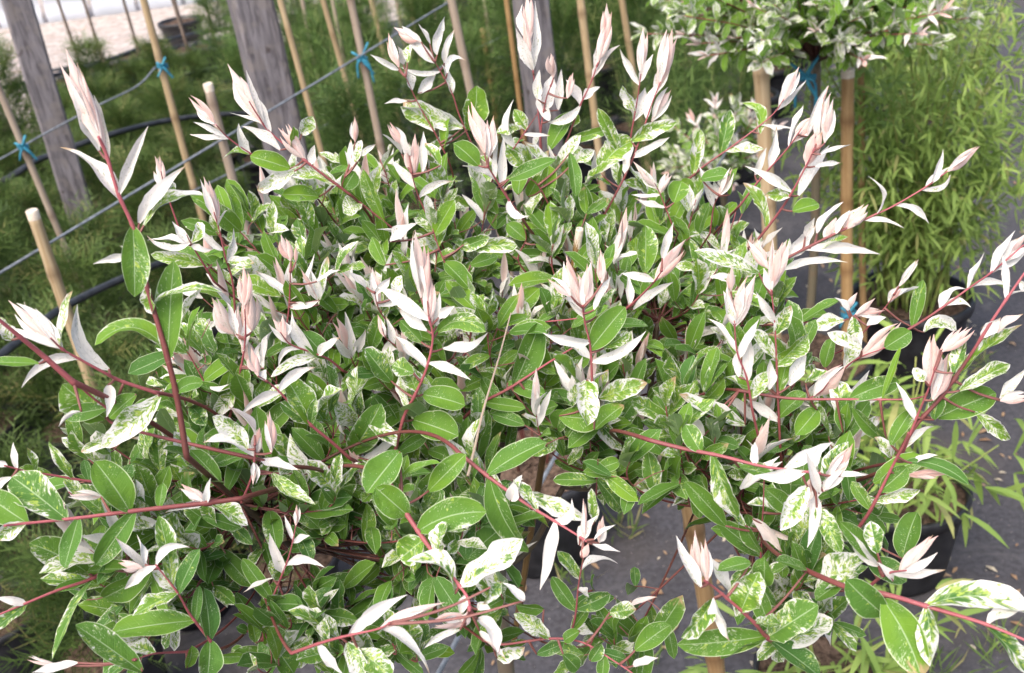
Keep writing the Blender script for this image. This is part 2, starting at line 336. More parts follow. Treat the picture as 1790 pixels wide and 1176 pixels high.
SHOOTS = """
@1 .57 5.2|4:960,1200 4:910,900 4:850,650 4:760,340 690,1187 610,1000 545,790 505,700
p 515,770 338,250 135
w 510,775 352,420 95 -20
w 585,830 492,490 70 -25
p 530,740 400,338 55
w 605,1050 315,700 105 -15
w 632,1000 762,645 72 10
w 4:745,190 4:480,210 58 -14
v 4:690,190 4:612,115 70
g 4:700,20 4:690,380 165
w 4:715,0 4:965,-297 105 12
v 4:740,10 4:1058,-130 80 60
g 4:868,690 4:890,190 165
v 4:765,420 4:1110,320 62 25
v 4:755,330 4:790,470 95
g 4:840,650 4:485,612 140 -90
g 4:880,870 4:1045,825 95 20
@4 .60 3.4|800,870 620,810 540,770 430,710 325,650 260,590
p 320,650 42,395 100
p 320,645 102,412 60
w 320,650 178,435 75
w 310,665 -40,545 62 -15
w 560,750 395,420 105 70
w 400,705 110,845 72 -55
v 310,640 360,345 75
w 555,830 540,985 75 20
y 540,1005 322,825 205
v 820,890 512,1135 140 20
@4 .56 5|380,820 220,680 110,590 0,500 -120,400
g 200,722 -60,712 75
v 60,600 -60,500 110
w 418,968 305,1052 45 -15
@4 .62 4|1:1500,2400 640,1050 560,960 480,900 400,830
v 620,1080 410,1180 70
g 540,960 330,990 110
g 700,880 560,1000 120
@1 .80 3.2|1800,1000 1640,880 1400,690 1330,600 1280,520
p 1355,650 1168,325 105
w 1340,640 1235,380 55
w 1395,670 1298,468 55
w 1350,640 1178,578 45
w 1440,770 1245,640 70 -10
p 1555,845 1430,655 62
p 1565,835 1465,640 60
w 1600,840 1625,745 62
v 1730,955 1470,905 95 -20
g 1490,865 1285,800 125
v 1510,880 1330,970 90
v 1550,690 1608,595 85
g 1500,760 1510,650 80
g 1640,1010 1450,1000 110
@1 .82 2.6|1420,850 1290,790 1170,705 1110,640
p 1115,655 970,500 62
w 1170,700 988,630 42 -10
w 1180,710 978,695 50 10
w 1280,795 1230,635 65 20
v 1290,800 1135,805 55 -15
@1 .74 2.2|930,1200 870,1030 840,940 828,880
p 840,960 820,798 55
w 850,985 785,878 45
v 860,1030 885,930 50
@4 .74 2.6|1210,480 1195,300 1160,180 1125,30 1:1100,1090
p 1:1110,1150 1:1048,908 75
p 1:1120,1150 1:1100,970 50
w 1:1145,1160 1:1168,1080 55
w 1145,140 1018,15 52 8
w 1170,200 1205,30 60
v 1180,190 1310,210 60
g 1190,230 1120,110 75
@4 .72 2.4|1100,300 1040,200 980,100 960,60
w 985,105 885,-10 62 10
w 975,100 755,60 60 60
w 985,110 760,95 55 -10
w 990,105 1085,125 50 -20
v 1000,90 1010,-10 60 -30
v 1050,215 775,160 80
g 1090,210 860,120 90
@4 .72 3|1180,1000 1215,850 1250,680 1262,560 1258,440
p 1268,430 1255,213 65
p 1258,660 1235,390 85
p 1290,560 1297,358 75
p 1310,745 1258,580 70
w 1355,745 1385,540 75
w 1330,735 1325,610 60
p 1205,575 1088,380 95
w 1215,570 1165,405 65
w 1205,825 1042,812 52 40
v 1220,860 1110,980 90
g 1195,950 1010,820 120
@4 .76 2.6|1430,740 1480,480 1490,330 1492,240
p 1495,195 1445,58 65
w 1500,315 1500,185 62
p 1520,200 1518,120 35
w 1475,385 1312,252 65
w 1485,400 1560,330 55
p 1640,405 1545,235 52
w 1645,395 1612,245 55
v 1640,420 1695,175 55
w 1630,300 1755,245 45
w 1500,430 1650,425 60 -10
@4 .72 2.6|1764,760 1690,700 1590,660 1490,620 1440,560
p 1485,635 1403,490 75
p 1455,610 1450,470 55
w 1608,665 1500,450 85 20
w 1635,670 1755,588 80
w 1545,660 1432,745 42 -45
v 1640,690 1390,760 70
g 1680,690 1560,560 120
@4 .68 3.6|1800,1210 1700,1120 1580,1020 1440,870 1365,805
w 1435,865 1620,735 72 25
w 1432,885 1235,985 65 -25
p 1325,785 1290,635 60
w 1370,800 1320,760 70
g 1610,1025 1470,800 185
y 1600,1030 1620,900 60
v 1580,1030 1440,920 90
v 1600,1000 1764,850 130
@7 .64 2.6|1240,300 1290,180 1310,60 1310,0
w 1295,60 1048,5 90 -40
w 1335,75 1550,140 82 -15
p 1300,90 1300,210 45
p 4:1305,1190 4:1335,1050 75
p 4:1395,1180 4:1385,965 60
d 4:1310,1090 4:1175,945 60 -15
v 4:1270,1160 4:1090,995 105 -25
v 1400,150 1620,330 90 -25
v 1500,150 1430,90 70
@7 .60 4.6|1240,280 980,312 700,342 400,380 130,408 20,420
p 1060,305 932,205 70
w 1090,305 848,352 55 -18
w 1055,300 1085,168 52
g 665,325 490,88 200
y 340,372 60,165 215
g 140,402 -60,270 190
v 130,415 -20,490 90
g 405,365 330,640 115
g 690,350 490,625 140
p 520,270 360,262 62
g 820,330 840,200 70
v 1090,300 1270,420 100
@7 .64 2.8|620,205 450,190 270,160 140,140 20,110
w 90,125 65,-10 50
v 185,130 135,18 55
v 375,185 262,-5 62
y 270,140 80,150 110
w 40,110 -40,60 50
w 60,170 -40,240 60
g 460,185 430,80 60
g 620,230 690,160 70
@7 .60 2.8|1110,1060 1080,1010 980,880 910,760 800,620
p 735,640 605,610 58
w 765,632 590,475 60 20
w 745,620 705,465 50
w 785,640 625,745 72
y 890,720 825,370 115
w 812,620 975,530 62 50
v 905,755 780,650 80
v 905,770 680,880 95
g 1005,905 568,965 170
g 1010,905 1025,725 62
g 1085,1005 1055,745 130
g 1070,1015 1065,1200 155
g 930,760 1020,540 110
@7 .62 3.4|560,640 450,700 300,750 130,820 -60,900
w 130,812 -20,790 62
v 150,830 -20,950 75
g 455,665 155,505 190
y 480,690 270,1105 85
g 450,655 690,640 140
g 770,660 520,800 160
@7 .60 2.4|960,1068 860,1072 780,1080 690,1110
g 730,1170 388,928 165
v 800,1090 670,1040 90
p 290,1135 145,1090 36
w 400,1125 180,1185 70
g 960,1150 990,1040 90
@7 .66 2.4|1350,1000 1400,800 1470,620 1500,520 1520,420
p 1525,412 1525,310 38
w 1497,490 1462,368 34
w 1512,512 1600,480 60
v 1475,680 1390,600 120
w 1430,655 1385,455 75
w 1485,630 1662,630 62 30
w 1405,690 1255,772 45
g 1402,805 1245,588 95
g 1405,825 1558,830 110
g 1485,1035 1700,735 155
y 1490,1050 1610,1000 90
g 1385,1088 1195,1080 120
g 1315,1020 1290,895 85
g 1330,950 1310,850 60
g 1270,960 1215,940 60
g 1420,1050 1510,1180 150
@8 .58 4.4|300,320 400,470 480,580 560,680 640,790 650,860
p 640,905 445,925 85 -20
p 625,935 640,860 80
w 690,900 790,1080 115 25
w 600,955 415,1052 48 -15
w 690,850 760,860 60 20
v 605,725 920,485 165 -15
v 575,770 335,590 115 -60
y 470,575 520,405 120
v 430,480 290,590 160
g 395,440 735,350 200 30
g 290,40 120,250 205
g 320,375 165,220 175
g 300,165 490,90 85
g 440,240 625,55 140
d 700,960 835,1110 50
w 620,780 600,880 70
@8 .60 3.8|600,50 750,170 930,300 1060,380 1190,460 1250,500
g 725,175 1035,-20 155
g 740,185 950,560 175 -25
w 860,290 920,155 95
v 930,250 1250,385 100
w 1075,395 1170,280 75 -60
w 1085,400 1010,750 95 20
p 1315,510 1335,370 55
w 1215,520 1300,370 95
p 1245,480 1235,280 40
w 1290,490 1400,415 40
w 1280,515 1420,535 42 -15
p 1225,585 1260,510 70
v 1290,400 1280,230 62
v 1000,340 880,180 70
@8 .68 2.4|1150,1020 1190,900 1210,720 1235,580
w 1238,655 1405,578 55 25
v 1215,695 1105,550 75
g 1190,855 1070,685 95
g 1205,850 1372,770 105
g 1290,750 1280,675 50
g 1180,960 1260,840 70
w 1200,740 1265,790 60
@8 .66 2.6|720,1010 820,1030 1060,1000 1230,1020 1400,1120 1520,1200
v 1060,990 885,870 95
g 995,1080 1135,1025 75
g 1215,960 1135,1010 80
g 1270,1115 1330,1030 85
g 1130,1080 1205,1160 100
g 1500,1060 1680,930 135
w 1490,1140 1612,1098 62
v 1370,865 1505,850 100
g 1030,850 890,830 110
g 1320,1050 1460,1110 80
g 1340,1080 1330,1200 80
v 790,1100 940,1040 90
@8 .68 1.4|1270,1030 1330,920 1450,850 1480,840
d 1470,852 1608,772 38
@8 .72 1.8|1300,260 1305,160 1310,80
g 1320,180 1445,345 115
g 1290,190 1078,185 85
g 1290,170 1250,110 60
g 1320,130 1420,90 90
@8 .56 3|7:1500,1075 7:1640,1025 0,990 180,950 240,920
p 185,945 520,815 72 18
w 30,995 328,785 95 25
w 190,960 452,1170 105 25
v 20,1020 110,1190 110
y 80,1060 250,1190 150
w 7:1640,1050 7:1764,1180 75
v 810,710 720,815 75
w 930,805 830,715 70
@5 .70 4|240,1230 265,1176 310,1000 370,880 430,740 460,590 440,480
p 400,385 368,35 85
p 440,530 452,265 85
p 432,400 415,90 55
w 430,505 158,335 95 -15
w 480,530 508,358 55
w 490,485 575,425 62
w 440,745 270,570 95 15
w 430,550 280,430 85
g 400,610 290,500 90
w 510,645 748,575 88 -40
y 485,560 730,560 110 60
w 445,725 660,810 62 15
v 385,865 330,750 90
y 245,810 115,650 135
y 360,770 250,730 110
g 360,1010 590,1090 195
g 410,880 625,930 160
g 30,1190 195,925 175
v 330,960 290,780 60
@5 .69 3|1290,930 1280,820 1270,640 1240,500 1230,420
p 1232,485 1145,165 95
p 1255,440 1275,190 90
w 1290,445 1370,270 62
p 1170,375 1050,285 58
p 1330,310 1322,135 55
w 1215,455 1125,380 60
v 1300,480 1390,330 70
w 1272,605 1030,565 78 12
w 1290,712 1555,555 75 -30
w 1265,700 1125,615 85
g 1290,645 1445,430 155
y 1340,640 1470,560 80
v 1250,805 1250,1025 140
v 1315,900 1560,820 115
g 1215,855 1085,690 165
g 1110,990 1330,1010 160
g 1290,1060 1440,930 140
@5 .76 2.8|1430,460 1500,400 1590,310 1640,240
p 1605,300 1760,80 95
w 1600,300 1425,250 62
w 1485,445 1465,258 55
w 1490,445 1705,320 65 15
g 1550,255 1555,10 135
w 1640,180 1690,0 60
@5 .74 2|260,540 200,470 175,420 160,350
p 172,440 148,225 68
w 120,330 15,248 55
w 185,360 245,275 55
v 270,380 295,265 68
w 190,420 350,380 55
@5 .73 2|330,700 280,640 220,590 200,540
p 212,590 178,470 55
w 260,625 220,480 55
w 315,620 195,690 75 -20
g 280,650 240,560 60
@5 .80 3.2|560,600 720,530 900,510 1050,505 1200,490
g 820,505 1005,330 130
v 960,500 930,400 50
g 1000,520 1090,470 60
@5 .74 4|600,1020 700,930 850,850 1050,720 1180,640
g 860,815 1010,510 185
g 845,820 1045,885 110
g 725,935 942,950 85
g 980,990 1100,930 110
g 1100,1060 1130,960 120
@5 .78 2.4|740,420 640,330 560,270 500,150 460,30
g 545,190 650,335 135
g 655,215 795,170 90
g 215,215 145,70 95
w 240,95 395,5 95
v 600,130 760,70 80
v 620,110 895,120 95
g 660,440 560,380 110
@5 .86 2.4|980,300 900,190 940,80 920,0
g 870,170 1060,165 95
g 990,110 1112,130 100
g 960,90 840,0 100
@2 .92 2.6|700,830 600,600 560,480 490,350 465,310
p 400,215 262,140 78
w 445,225 375,128 52
w 475,320 318,185 80
w 482,280 522,85 65 15
w 520,325 555,150 52
w 490,375 305,350 42 25
w 535,375 632,318 52 45
w 545,485 505,330 72
w 385,480 475,370 72
@2 .90 2.2|530,800 470,680 400,560 350,460 315,380
p 285,345 230,168 62
w 312,330 280,228 52
v 330,320 345,230 55
w 285,360 138,278 42
w 350,465 305,355 78
w 330,520 212,530 42
v 615,655 295,490 115 20
v 480,665 295,545 95 -20
y 640,665 685,445 145 -15
g 525,765 545,590 95
@2 .90 3|1040,1100 1020,780 1010,650 990,480 975,360
p 952,220 942,-30 95
w 968,355 885,145 78
p 965,300 925,30 55
w 980,355 992,5 68
w 975,340 950,200 60
@2 .89 2.8|1010,850 1015,680 1040,520 1070,430
p 1080,400 1068,275 62
w 1000,510 1012,358 68
w 1030,570 1085,370 95
w 1105,565 1122,355 62
w 1060,620 1000,480 80
p 1150,505 1180,368 45
@2 .89 3|1060,920 1130,770 1210,560 1270,430 1310,320
p 1340,240 1355,15 75
p 1315,310 1380,60 60
w 1285,365 1335,180 65
w 1290,405 1415,222 65
w 1205,535 1150,405 78
w 1225,545 1040,625 62 35
w 1235,515 1320,438 62
g 1060,770 1185,565 135
g 1155,725 1390,655 65
v 1180,650 1210,590 50
@2 .86 2.2|820,830 870,770 960,640 1000,580
w 880,755 868,515 78 25
w 940,700 1062,698 32
y 920,650 785,685 80
v 930,660 880,560 70
@2 .78 3.4|920,1120 860,1040 790,930 740,850
p 725,785 655,520 95
p 745,810 770,588 80
w 785,915 800,700 55
w 835,965 822,700 65
w 785,925 622,843 62
w 850,1030 960,1120 65 -45
g 695,850 575,730 135
v 925,860 835,755 80
g 850,920 1090,820 100
@2 .82 2.4|480,1200 400,1040 370,960 350,880
p 382,905 370,685 78
w 405,890 412,675 55
p 335,765 238,628 55
w 300,790 205,685 65
w 380,965 248,820 62
w 395,1015 570,940 58 25
w 340,800 300,680 60
v 500,850 430,720 60
@2 .83 2.2|250,1170 100,1050 0,970 10,900
p 62,730 60,598 48
w 45,860 40,715 52
w 92,800 162,738 42
v 70,830 95,720 45
g 210,1140 100,870 95
g 20,960 60,880 110
v 90,1050 0,1090 110
@2 .90 2.6|1450,900 1480,690 1510,520 1530,380
p 1530,360 1545,135 75
w 1505,435 1422,250 55
w 1540,425 1592,278 55
w 1515,625 1550,450 90
w 1515,605 1450,480 65
v 1490,570 1440,435 70
@2 .88 3|1300,1180 1450,900 1530,700 1580,550 1630,420
p 1620,450 1690,148 95
p 1640,430 1720,185 55
w 1580,480 1685,308 85
p 1585,625 1685,458 68
w 1560,610 1600,440 70
v 1480,725 1710,638 85 15
w 1500,812 1685,718 62
y 1315,885 1490,720 155 20
v 1410,770 1308,555 78
w 1460,895 1490,755 75
@2 .84 2|1720,1200 1690,1150 1630,1000 1600,940
p 1620,975 1492,828 65
p 1640,990 1675,885 55
w 1622,1005 1478,1000 45 15
w 1655,1065 1500,1015 55 20
g 1700,1040 1740,930 130
@2 .86 2.4|1110,1176 1060,1060 1000,950 930,900
g 1250,1125 1205,935 115
g 1165,785 1195,1010 85
g 1060,1005 1055,845 115
g 950,1010 1010,900 90
v 1190,830 1290,770 70
g 900,1000 920,870 100
g 1170,1060 1100,1160 90
@3 .88 2.6|0,960 110,860 280,740 460,600 530,510
p 525,522 608,345 62
w 490,545 552,408 42
w 500,575 645,408 52 -15
v 405,685 322,515 72 -40
w 430,655 592,650 55 12
v 195,785 250,568 85
y 70,905 100,665 82
v 240,785 425,770 62
g 60,980 -10,930 100
@3 .86 2.8|300,1060 400,930 470,850 550,760 620,660
p 650,700 762,440 68
w 560,755 650,548 68
p 590,750 740,560 70
w 440,860 492,650 65
w 380,900 440,760 50
@3 .82 3.4|380,1250 490,1110 570,990 640,860 690,760
p 700,725 765,485 85
p 740,735 778,520 65
p 640,845 730,670 95
w 605,1005 760,740 95
w 590,995 335,855 65 -8
w 720,792 872,755 48
w 690,855 822,838 45
v 440,1180 320,940 70 -30
g 575,1085 712,1045 105
v 560,1010 430,1000 70
@3 .78 3.2|6:470,250 6:530,190 6:700,100 960,1120 1090,1060 1260,960 1370,880
p 1395,875 1538,750 65
w 1280,935 1362,775 55
w 1265,965 1385,850 52
w 1240,1000 1385,900 55 -50
w 1095,1050 1292,1135 55 15
w 1000,1105 975,905 52 -35
w 950,1150 1150,1170 45 10
p 850,1190 965,1050 80
y 880,1130 935,1060 70
w 700,1200 832,1035 70
p 730,1220 800,1120 80
w 780,1190 870,1080 60
w 6:540,175 6:700,10 95
w 6:630,150 6:1022,160 75 12
w 6:525,240 6:855,200 65 18
w 6:640,70 6:690,-30 60
v 6:700,130 6:860,70 60
@3 .82 2|150,1200 170,1060 200,1000
w 172,1065 98,855 65
p 215,1020 265,865 52
w 195,1030 170,930 55
g 105,920 250,895 105
g 250,1000 290,860 70
@6 .72 3|520,1250 512,1160 500,900 490,650 480,480 465,340
p 452,235 342,85 65
p 460,340 470,60 45
p 485,340 545,85 95
w 470,350 430,230 60
v 400,255 85,135 105 10
w 485,515 392,355 65
v 500,570 570,420 85
v 485,705 370,540 85
v 500,725 655,570 115
w 560,835 640,660 95
y 510,895 565,640 82
w 455,855 460,700 75
v 470,855 225,790 95 20
w 505,1025 335,900 72
g 520,1000 640,870 120
@6 .69 2.8|400,1100 370,970 340,800 290,660 275,500
p 258,350 262,215 45
p 272,530 240,305 88
p 300,530 385,262 105
w 315,690 410,495 72
w 275,675 145,478 62
w 345,805 355,550 78
w 300,790 295,640 65
v 350,900 440,760 80
@6 .80 1.8|860,640 940,560 1060,420 1100,360
p 1120,325 1222,185 45
w 1070,405 1245,315 62
p 1060,400 1120,320 55
g 1190,535 1245,290 80
@6 .78 2|500,520 620,510 830,500 900,470
p 895,480 1055,455 55
p 925,475 1000,385 45
p 850,440 905,358 52
w 865,445 795,385 60
g 610,492 820,395 95
w 955,525 1055,485 55
v 840,510 660,540 90
v 900,500 900,650 80
@6 .75 2.4|700,900 800,790 900,700 1050,640
p 915,685 1135,510 85 -18
g 1055,645 1185,555 125
v 930,650 760,560 80
v 860,760 910,560 90
g 740,740 780,590 90
@6 .73 2|450,1000 530,950 700,880 760,820
p 690,905 845,735 85 -15
w 575,890 665,940 52
v 640,820 760,760 70
@6 .74 3.2|900,700 1180,540 1320,450 1500,320 1600,250 1764,110
p 1595,262 1790,40 95
w 1480,345 1575,155 55
w 1590,255 1715,35 65
w 1335,455 1465,325 65 25
w 1500,350 1685,335 52 25
w 1370,440 1492,432 55 20
w 1660,220 1800,130 60
v 1250,560 1420,540 80 40
@6 .66 4.4|1080,1260 1200,1050 1340,890 1500,660 1600,500 1764,260 1850,150
w 1670,400 1655,165 52 -15
v 1415,795 1770,550 92 18
v 1435,860 1700,715 92
w 1555,590 1650,490 85
d 1600,570 1760,465 62
w 1680,400 1780,360 35 15
g 1320,1000 1620,875 175
w 1640,905 1790,750 65
p 1640,912 1790,885 60
v 1510,970 1702,1115 82
w 1740,300 1800,360 60
@6 .67 3.2|1100,1230 1140,1176 1220,980 1270,860 1310,740
p 1280,840 1300,568 105
p 1345,660 1497,535 62
p 1335,650 1445,535 45
p 1295,910 1375,670 95
v 1255,810 1195,745 65
w 1215,1015 1118,815 65 12
y 1300,1010 1335,870 95
v 1400,770 1465,595 85
w 1140,1155 1308,1035 55 15
g 1080,1140 1185,955 95
v 1080,1200 1000,1100 80
@6 .70 3.4|300,860 560,900 880,905 1160,905 1250,890
g 868,890 1125,815 125 12
g 835,1075 858,885 115
g 1060,1125 885,955 85
g 1040,912 1135,635 45
g 700,960 600,1080 130
w 120,1090 20,1000 100
v 330,1035 -10,880 115 20
g 130,1000 -20,930 130
@9 .62 4|-160,-20 20,25 200,60 400,110 530,130 720,150
w 530,125 790,-15 85
w 690,120 720,0 60
w 640,150 380,160 95 15
w 385,110 385,-10 65
p 740,215 885,-5 85 -15
p 730,245 860,100 78
w 710,255 632,25 65
w 820,165 938,145 45
w 690,265 650,535 85 15
y 160,60 290,385 140
v 650,220 515,430 120
v 700,330 825,545 115
g 100,40 20,-100 120
g 300,120 480,160 100
@9 .64 3.6|900,450 980,330 1090,110 1140,20 1170,-60
g 1155,90 1482,205 85 35
p 1160,160 1370,155 55
w 1200,100 1310,45 50
g 1005,230 1165,120 125
v 1005,300 1232,235 75
g 1140,590 1215,350 155
g 960,330 880,190 80
@9 .58 3|960,740 1020,690 1080,660 1160,650
w 1015,625 858,405 85 12
p 1125,650 1322,472 100 15
w 1085,675 1360,650 65 -12
w 1090,705 1005,605 65
y 1010,560 975,395 110
v 700,745 955,565 165
g 860,690 690,800 125
g 1010,600 820,400 120
g 960,600 1160,710 150
@9 .54 4.6|850,735 1080,780 1250,830 1550,920 1800,1020
v 1265,820 1800,845 175 45
w 1580,925 1800,840 110 25
v 1550,930 1790,1200 135
v 1255,830 1285,1145 125 15
g 1040,800 1240,1200 235 20
g 1050,880 850,700 190
@9 .58 4|560,1080 440,990 370,910 200,760 120,700
p 85,725 72,445 75
w 105,735 -30,475 95 15
p 130,725 125,485 55
w 250,750 145,575 85
v 310,860 395,660 180
w 170,790 240,1020 115 12
v 165,800 -10,1000 115 15
g 440,985 -20,1030 160 12
g 440,1005 205,1095 135
y 455,985 700,830 195
v 490,1060 775,900 145
g 455,1005 720,1200 165
g 430,730 430,585 135
g 650,650 480,605 95
g 360,610 190,650 105
v 360,930 510,930 80
@9 .66 2|410,640 418,420 425,300 430,100
d 370,385 520,555 75 12
d 440,440 592,500 45 10
g 410,560 310,390 110
g 720,680 680,480 120
g 230,420 20,190 120
g 560,350 440,230 120
v 330,420 200,300 80
@8 .80 2|1764,320 1600,200 1480,120 1350,60 1240,20
g 1620,130 1530,260 180
g 1400,60 1330,190 110
g 1520,40 1560,170 90
g 1450,160 1430,20 90
g 1640,150 1660,280 50
"""
# ------------------------------------------------------------------ leaves
KIND = {  # var range, pink range, profile exponents, arc, fold, wave
    'g': ((.05, .33), (0, 0), (.66, .56), .35, .22, .14),
    'y': ((.34, .52), (0, 0), (.68, .52), .40, .18, .20),
    'v': ((.43, .64), (0, 0), (.74, .66), .60, .22, .30),
    'w': ((.84, 1.0), (0, .10), (.80, 1.15), .85, .25, .30),
    'p': ((.97, 1.1), (.40, 1.0), (.80, 1.25), 1.15, .0, .16),
    'd': ((.90, 1.0), (.25, .5), (.70, 1.0), 1.1, .2, .30),
}
def leaf(base, tip, n, width, kind, bend=None, nu=9, nv=5, droop=0.0):
    """one leaf blade: base and tip points, hint of the upper side, full width; returns vertices, uv, tint"""
    vr, pr, (pa, pb), phi, fold, wave = KIND[kind]
    base = np.asarray(base, float); tip = np.asarray(tip, float)
    L = np.linalg.norm(tip - base); t0 = (tip - base) / (L + 1e-9)
    n = nrm(n - (n @ t0) * t0)
    ctl = (base + tip) / 2 + n * (L * (rng.uniform(.02, .13) + droop))
    if bend is not None: ctl = ctl + bend * 2
    u = np.linspace(0, 1, nu); U = u[:, None]
    c = (1 - U) ** 2 * base + 2 * U * (1 - U) * ctl + U * U * tip
    c = c - n * (L * rng.normal(.02, .10 if kind in 'wvd' else .04) * U ** 3)
    t = 2 * (1 - U) * (ctl - base) + 2 * U * (tip - ctl); t /= np.linalg.norm(t, axis=1)[:, None]
    tw = rng.normal(0, .45 if kind in 'wvd' else .28) * u + rng.normal(0, .1)
    s = np.cross(t, n); s /= np.linalg.norm(s, axis=1)[:, None]; nn = np.cross(s, t)
    cs, sn = np.cos(tw)[:, None], np.sin(tw)[:, None]
    s, nn = s * cs + nn * sn, nn * cs - s * sn
    x = np.clip(u, .012, .992)
    w = x ** pa * (1 - x) ** pb; w = w / w.max(); w[0] = .16; w[-1] = .03
    if kind in 'vwyd': w = w * (1 + .09 * np.sin(u * rng.uniform(7, 13) + rng.uniform(0, 6))) * (1 + rng.normal(0, .04, nu))
    hw = width / 2 * w * (phi / math.sin(phi))
    a = np.linspace(-1, 1, nv)
    lat = np.sin(a * phi) / phi; hgt = (1 - np.cos(a * phi)) / phi
    sg = -1.0 if kind == 'p' else 1.0
    ph1, ph2, fr = rng.uniform(0, 6.28), rng.uniform(0, 6.28), rng.uniform(6, 12)
    wv = wave * np.stack([np.sin(fr * u + (ph1 if q < 0 else ph2)) * abs(q) ** 1.5 for q in a], 1)
    V = c[:, None] + s[:, None] * (hw[:, None] * lat[None])[..., None] + nn[:, None] * (hw[:, None] * (sg * hgt[None] + fold * np.abs(a)[None] + wv))[..., None]
    if nu > 8: V = V + nn[:, None] * (rng.normal(0, .022, (nu, nv)) * np.abs(a)[None] * hw[:, None])[..., None]
    uv = np.stack(np.broadcast_arrays(u[:, None], (a * .5 + .5)[None]), -1).reshape(-1, 2)
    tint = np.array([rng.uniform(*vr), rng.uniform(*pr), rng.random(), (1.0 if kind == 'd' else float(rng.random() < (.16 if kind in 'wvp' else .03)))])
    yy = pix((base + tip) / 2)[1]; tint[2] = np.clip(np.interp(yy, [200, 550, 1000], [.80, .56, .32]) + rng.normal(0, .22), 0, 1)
    if kind == 'w' and rng.random() < .16: tint[0] = rng.uniform(.70, .84)
    return V.reshape(-1, 3), uv, tint

class LeafBag:
    """leaves of one plant: the largest in view become objects of their own, the rest one foliage mesh"""
    def __init__(s): s.items = []
    def add(s, L, nu, nv, owner):
        V = L[0]; x, y, d = pix(V.mean(0)); ln = np.linalg.norm(V[0] - V[-1]); wd = np.linalg.norm(V[(nu // 2) * nv] - V[(nu // 2) * nv + nv - 1])
        vis = d > .2 and -30 < x < 1820 and -30 < y < 1206
        s.items.append((ln * wd / d ** 2 if vis else 0, L, nu, nv, owner, d))
    def build(s, root, loc, mat, nmax, name='leaf', rest='foliage', only=None):
        order = sorted(range(len(s.items)), key=lambda i: -s.items[i][0] * (1.0 if only is None or s.items[i][4] in only else 0))
        single = set(i for i in order[:nmax] if s.items[i][0] > 0 and (only is None or s.items[i][4] in only))
        mb = MB(); k = 0
        for i, (ar, L, nu, nv, owner, d) in enumerate(s.items):
            if i in single:
                b = MB(); b.add(L[0], gf(nu, nv), L[1], L[2]); b.build(name, mat, owner if owner is not None else root, True, loc)
            else: mb.add(L[0], gf(nu, nv), L[1], L[2]); k += 1
        if k: tag(mb.build(rest, mat, root, True, loc), kind='stuff')

TILE = {1: (0, 0), 2: (600, 0), 3: (1190, 0), 4: (0, 390), 5: (600, 390), 6: (1190, 390), 7: (0, 776), 8: (600, 776), 9: (1190, 776)}
ZS = 2.94
def pt(s, tile):
    if ':' in s: t, s = s.split(':'); tile = int(t)
    x, y = map(float, s.split(',')); ox, oy = TILE[tile]
    return ox + x / ZS, oy + y / ZS

# ------------------------------------------------------------------ the setting: ground, gravel yard
def sheet(name, poly, z, mat):
    me = bpy.data.meshes.new(name); me.from_pydata([(x, y, z) for x, y in poly], [], [list(range(len(poly)))]); me.materials.append(mat)
    o = bpy.data.objects.new(name, me); COL.objects.link(o); return tag(o, kind='structure')
sheet('ground', [(-150, -60), (150, -60), (150, 250), (-150, 250)], 0.0, M['ground'])
ge = [G(*q)[:2] for q in ((-500, 420), (-60, 268), (150, 205), (330, 150), (480, 95), (640, 48), (760, 20))]
gdir = nrm(np.append(ge[-1] - ge[-2], 0))[:2]
sheet('gravel_yard', [tuple(g) for g in ge] + [tuple(ge[-1] + gdir * 30), (40, 160), (-120, 160), (-120, float(ge[0][1]))], .004, M['gravel'])

# ------------------------------------------------------------------ the willow in front
H = P(865, 1000, .95)
ROOT0 = np.array([H[0], H[1], 0.0])
shrub = empty('willow_shrub', ROOT0, 'large variegated willow standard with white and pink shoot tips filling the view', 'shrub')
ANCH = {0: H, 1: P(985, 850, .92), 2: P(1110, 760, .88), 3: P(660, 905, .86), 4: P(890, 720, .90), 5: P(1360, 900, .76), 6: P(420, 880, .74), 7: P(640, 640, .88), 8: P(1150, 560, .90)}
LINK = [(0, 1, 6.0), (1, 2, 5.0), (2, 5, 4.2), (0, 3, 8.5), (3, 6, 6.5), (0, 4, 6.5), (4, 7, 5.0), (2, 8, 5.0)]
bag = LeafBag()
def stem_tint(pts, full=.34, hi=.80, lo=0.0, green=0.0):
    L = np.concatenate([[0], np.cumsum(np.linalg.norm(np.diff(pts, axis=0), axis=1))]); L = L[-1] - L
    a = lo + (hi - lo) * np.clip(L / full, 0, 1)
    return np.stack([a, np.full(len(a), green), np.full(len(a), rng.random()), np.zeros(len(a))], 1)
mb = MB()
tr = smooth_path([ROOT0 + [0, 0, .2], ROOT0 + [.006, .004, .45], ROOT0 + [-.004, 0, H[2] * .75], H + [0, 0, .012]], 24)
tube(mb, tr, .0082 + .0025 * np.exp(-((np.linspace(0, 1, 24) - 1) / .06) ** 2), 12, [1.0, .75, .5, 0]); mb.build('trunk', M['stem'], shrub, True, ROOT0)
ATT = []
for a, b, dm in LINK:
    mb = MB(); A, B = ANCH[a], ANCH[b]
    mid = (A + B) / 2 + np.array([0, 0, -.02]) + rng.normal(0, .008, 3)
    p = smooth_path([A, mid, B], 16)
    tube(mb, p, np.linspace(dm, dm * .75, 16) / 2000 * 1.15, 10, np.stack([np.linspace(1, .85, 16), np.full(16, .15), np.full(16, rng.random()), np.zeros(16)], 1))
    mb.build('limb', M['stem'], shrub, True, ROOT0)
    ATT.append(p[3:])

